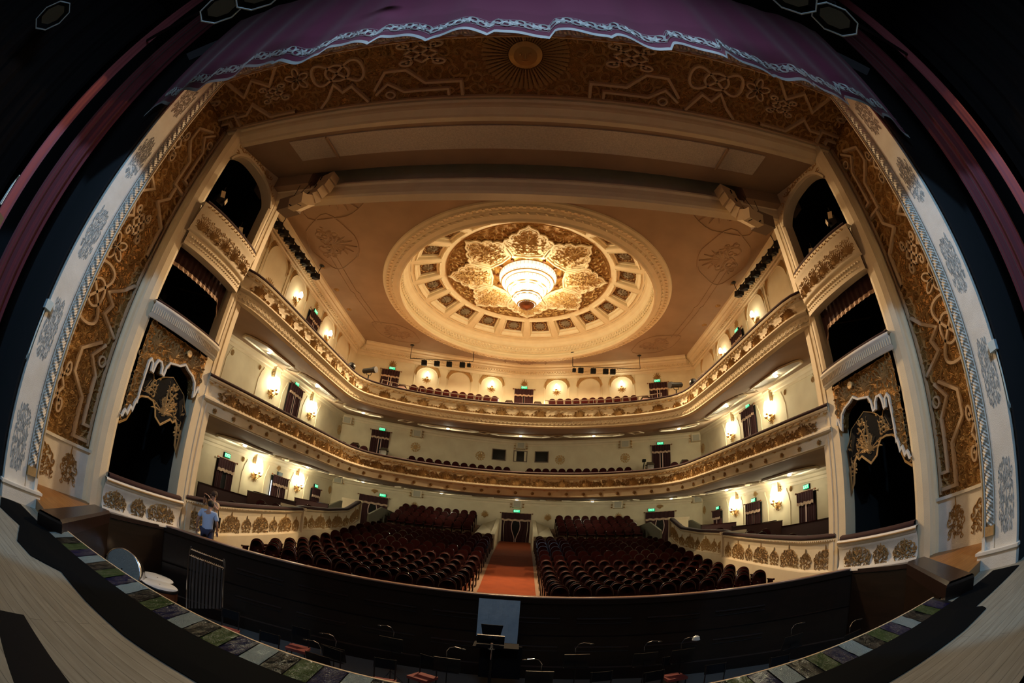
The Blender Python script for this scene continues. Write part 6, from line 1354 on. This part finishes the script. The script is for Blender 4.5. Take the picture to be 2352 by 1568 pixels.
# ------------------------------------------------------------------ the two visitors
def skin_mesh(name, verts, edges, radii, mt, parent, sub=2, root=0):
    me = bpy.data.meshes.new(name); me.from_pydata(verts, edges, []); o = bpy.data.objects.new(name, me); COL.objects.link(o); o.parent = parent; me.materials.append(mt)
    m_ = o.modifiers.new('skin', 'SKIN')
    for i, r in enumerate(radii):
        d = me.skin_vertices[0].data[i]; d.radius = r if isinstance(r, tuple) else (r, r); d.use_root = (i == root)
    m_.use_smooth_shade = True; s2 = o.modifiers.new('sub', 'SUBSURF'); s2.levels = sub; s2.render_levels = sub
    return o
def hand(parent, p, d, mt, curl=.5, side=1):
    p, d = Vector(p), Vector(d).normalized(); up = Vector((0, 0, 1)) if abs(d.z) < .8 else Vector((0, 1, 0)); x = d.cross(up).normalized(); n = x.cross(d)
    V, E, R_ = [p, p + d * .05, p + d * .09], [(0, 1), (1, 2)], [(.026, .018), (.036, .018), (.036, .016)]
    for k in range(4):
        b0 = p + d * .095 + x * (.027 - .018 * k); L_ = [.036, .042, .040, .030][k]; i = len(V); V += [b0, b0 + d * L_ - n * .01 * curl * 2, b0 + d * L_ * 1.6 - n * .03 * curl * 2]; E += [(2, i), (i, i + 1), (i + 1, i + 2)]; R_ += [.009, .009, .007]
    i = len(V); V += [p + d * .03 + x * side * .04, p + d * .07 + x * side * .058 - n * .01, p + d * .095 + x * side * .055 - n * .02]; E += [(1, i), (i, i + 1), (i + 1, i + 2)]; R_ += [.012, .010, .008]
    return skin_mesh('hand', [tuple(v) for v in V], E, R_, mt, parent, 1)
def person(loc, rz, pose, lab, H=1.76):
    Pn = empty('person', loc, rz); tag(Pn, lab, 'person'); k = H / 1.76
    J = dict(pel=(0, 0, .95), wai=(0, -.01, 1.10), che=(0, -.01, 1.32), nek=(0, 0, 1.47), hb=(0, .01, 1.54), hc=(0, .02, 1.62), ht=(0, .02, 1.70))
    for q, s_ in ((-1, 'l'), (1, 'r')):
        J[s_ + 'sh'] = (q * .19, 0, 1.42); J[s_ + 'hip'] = (q * .10, 0, .92); J[s_ + 'kn'] = (q * .11, .02, .50); J[s_ + 'an'] = (q * .12, -.01, .09); J[s_ + 'to'] = (q * .14, .16, .035)
    J.update(pose); J = {a: (v[0] * k, v[1] * k, v[2] * k) for a, v in J.items()}
    names = list(J); ix = {a: i for i, a in enumerate(names)}
    E = [('pel', 'wai'), ('wai', 'che'), ('che', 'nek'), ('nek', 'hb'), ('hb', 'hc'), ('hc', 'ht')]
    for s_ in 'lr': E += [('che', s_ + 'sh'), (s_ + 'sh', s_ + 'el'), (s_ + 'el', s_ + 'wr'), ('pel', s_ + 'hip'), (s_ + 'hip', s_ + 'kn'), (s_ + 'kn', s_ + 'an'), (s_ + 'an', s_ + 'to')]
    R_ = dict(pel=(.15, .105), wai=(.135, .095), che=(.15, .11), nek=(.055, .055), hb=(.06, .07), hc=(.078, .095), ht=(.055, .065), sh=.055, el=.042, wr=.028, hip=.085, kn=.058, an=.042, to=.035)
    rr = [R_[a] if a in R_ else R_[a[1:]] for a in names]
    skin_mesh('body', [J[a] for a in names], [(ix[a], ix[c]) for a, c in E], rr, M['skin'], Pn, 2, ix['pel'])
    return Pn, J, k
def head_bits(Pn, J, k, hairm, short=True, face=True):
    hx, hy, hz_ = J['hc']; b = MB(); b.sphere((hx, hy - .012, hz_ + (.035 if short else .02)), .098 * k, 12, sc=(.92, 1.1, 1.0)); b.build('hair', hairm, Pn, True)
    b = MB(); b.sphere((hx, hy + .105 * k, hz_ - .015), .014, 5, sc=(1, 1.3, 1.6)); b.build('nose', M['skin'], Pn, True)
    for q in (-1, 1):
        b = MB(); b.sphere((hx + q * .085 * k, hy, hz_ - .01), .022, 6, sc=(.4, .8, 1.4)); b.build('ear', M['skin'], Pn, True)
        b = MB(); b.sphere((hx + q * .032 * k, hy + .093 * k, hz_ + .012), .010, 5); b.build('eye', M['hair'], Pn, True)
    b = MB(); b.box((hx, hy + .10 * k, hz_ - .052), (.045, .006, .008)); b.build('mouth', M['wine'], Pn)
# man in the light blue shirt, walking away into the hall
A_, J, k = person((-7.42, 9.2, -.50), .35, dict(lel=(-.30, -.04, 1.14), lwr=(-.33, .06, .90), rel=(.27, .02, 1.14), rwr=(.24, .16, .96), lkn=(-.11, .10, .50), lan=(-.11, .10, .09), lto=(-.12, .26, .035), ran=(.11, -.18, .12), rto=(.12, -.03, .035), hc=(.01, .05, 1.61), ht=(.01, .06, 1.69), hb=(0, .03, 1.53)), 'man in light blue shirt seen from behind at the left end of the pit barrier', 1.76)
skin_mesh('shirt', [(0, 0, .80), (0, -.01, 1.0), (0, -.01, 1.2), (0, -.01, 1.36), (0, 0, 1.45), (-.2, 0, 1.41), (-.285, -.03, 1.22), (.2, 0, 1.41), (.262, .01, 1.22)], [(0, 1), (1, 2), (2, 3), (3, 4), (3, 5), (5, 6), (3, 7), (7, 8)], [(.185, .13), (.175, .125), (.165, .12), (.17, .125), (.07, .075), .075, .072, .075, .072], M['shirtb'], A_)
skin_mesh('trousers', [(0, 0, .95), (-.10, 0, .90), (-.11, .10, .50), (-.11, .10, .08), (.10, 0, .90), (.11, -.01, .50), (.11, -.18, .10)], [(0, 1), (1, 2), (2, 3), (0, 4), (4, 5), (5, 6)], [(.16, .12), (.10, .11), .075, .06, (.10, .11), .075, .06], M['jeans'], A_)
hand(A_, J['lwr'], (-.05, .25, -1), M['skin'], .5, 1); hand(A_, J['rwr'], (0, .4, -.9), M['skin'], .5, -1); head_bits(A_, J, k, M['hair'])
for q, (x, y) in ((-1, (-.115, .17)), (1, (.115, -.10))): b = MB(); b.sphere((x, y, .05), .06, 8, sc=(.8, 2.2, .8)); b.build('shoe', M['black'], A_, True)
# man in the beige t-shirt holding a camera to his face
B1, J, k = person((-7.85, 9.85, -.31), pi - .25, dict(lel=(-.36, .10, 1.26), lwr=(-.14, .24, 1.52), rel=(.36, .10, 1.28), rwr=(.12, .24, 1.54)), 'man in a beige t-shirt with a black shoulder bag photographing beside the left boxes', 1.84)
skin_mesh('t_shirt', [(0, 0, .88), (0, -.01, 1.1), (0, -.01, 1.3), (0, 0, 1.46), (0, 0, 1.52), (-.21, .0, 1.47), (-.32, .06, 1.36), (.21, 0, 1.47), (.32, .06, 1.37)], [(0, 1), (1, 2), (2, 3), (3, 4), (3, 5), (5, 6), (3, 7), (7, 8)], [(.175, .12), (.165, .115), (.17, .125), (.14, .11), (.07, .075), .075, .07, .075, .07], M['shirtt'], B1)
skin_mesh('trousers', [(0, 0, .98), (-.10, 0, .94), (-.12, .02, .52), (-.125, -.01, .08), (.10, 0, .94), (.12, .02, .52), (.125, -.01, .08)], [(0, 1), (1, 2), (2, 3), (0, 4), (4, 5), (5, 6)], [(.165, .12), (.105, .11), .08, .065, (.105, .11), .08, .065], M['trousers'], B1)
hand(B1, J['lwr'], (.5, .3, .5), M['skin'], .9, 1); hand(B1, J['rwr'], (-.5, .3, .5), M['skin'], .9, -1); head_bits(B1, J, k, M['hairshort'])
for q in (-1, 1): b = MB(); b.sphere((q * .13, .07, .05), .06, 8, sc=(.8, 2.2, .8)); b.build('shoe', M['black'], B1, True)
CB = empty('shoulder_bag', (-7.85, 9.85, .55), pi - .25); tag(CB, 'black shoulder bag on a diagonal strap worn by the man in the beige t-shirt', 'bag')
b = MB(); b.box((-.28, .04, .12), (.12, .26, .30)); b.build('bag', M['black'], CB); b = MB(); b.tube([(.16, .13, .70), (.02, .165, .55), (-.14, .15, .38), (-.25, .08, .26), (-.24, -.08, .26), (-.05, -.16, .50), (.14, -.13, .70), (.16, .0, .74)], .016, 5, closed=True); b.build('strap', M['black'], CB)
CM = empty('camera', (-7.85, 9.85, 1.30), pi - .25); tag(CM, 'small black camera held to the face of the man in the beige t-shirt', 'camera'); b = MB(); b.box((0, .22, .02), (.14, .07, .09)); b.build('body', M['black'], CM); b = MB(); b.tube([(0, .25, .02), (0, .34, .02)], [.035, .035], 10); b.build('lens', M['black'], CM)
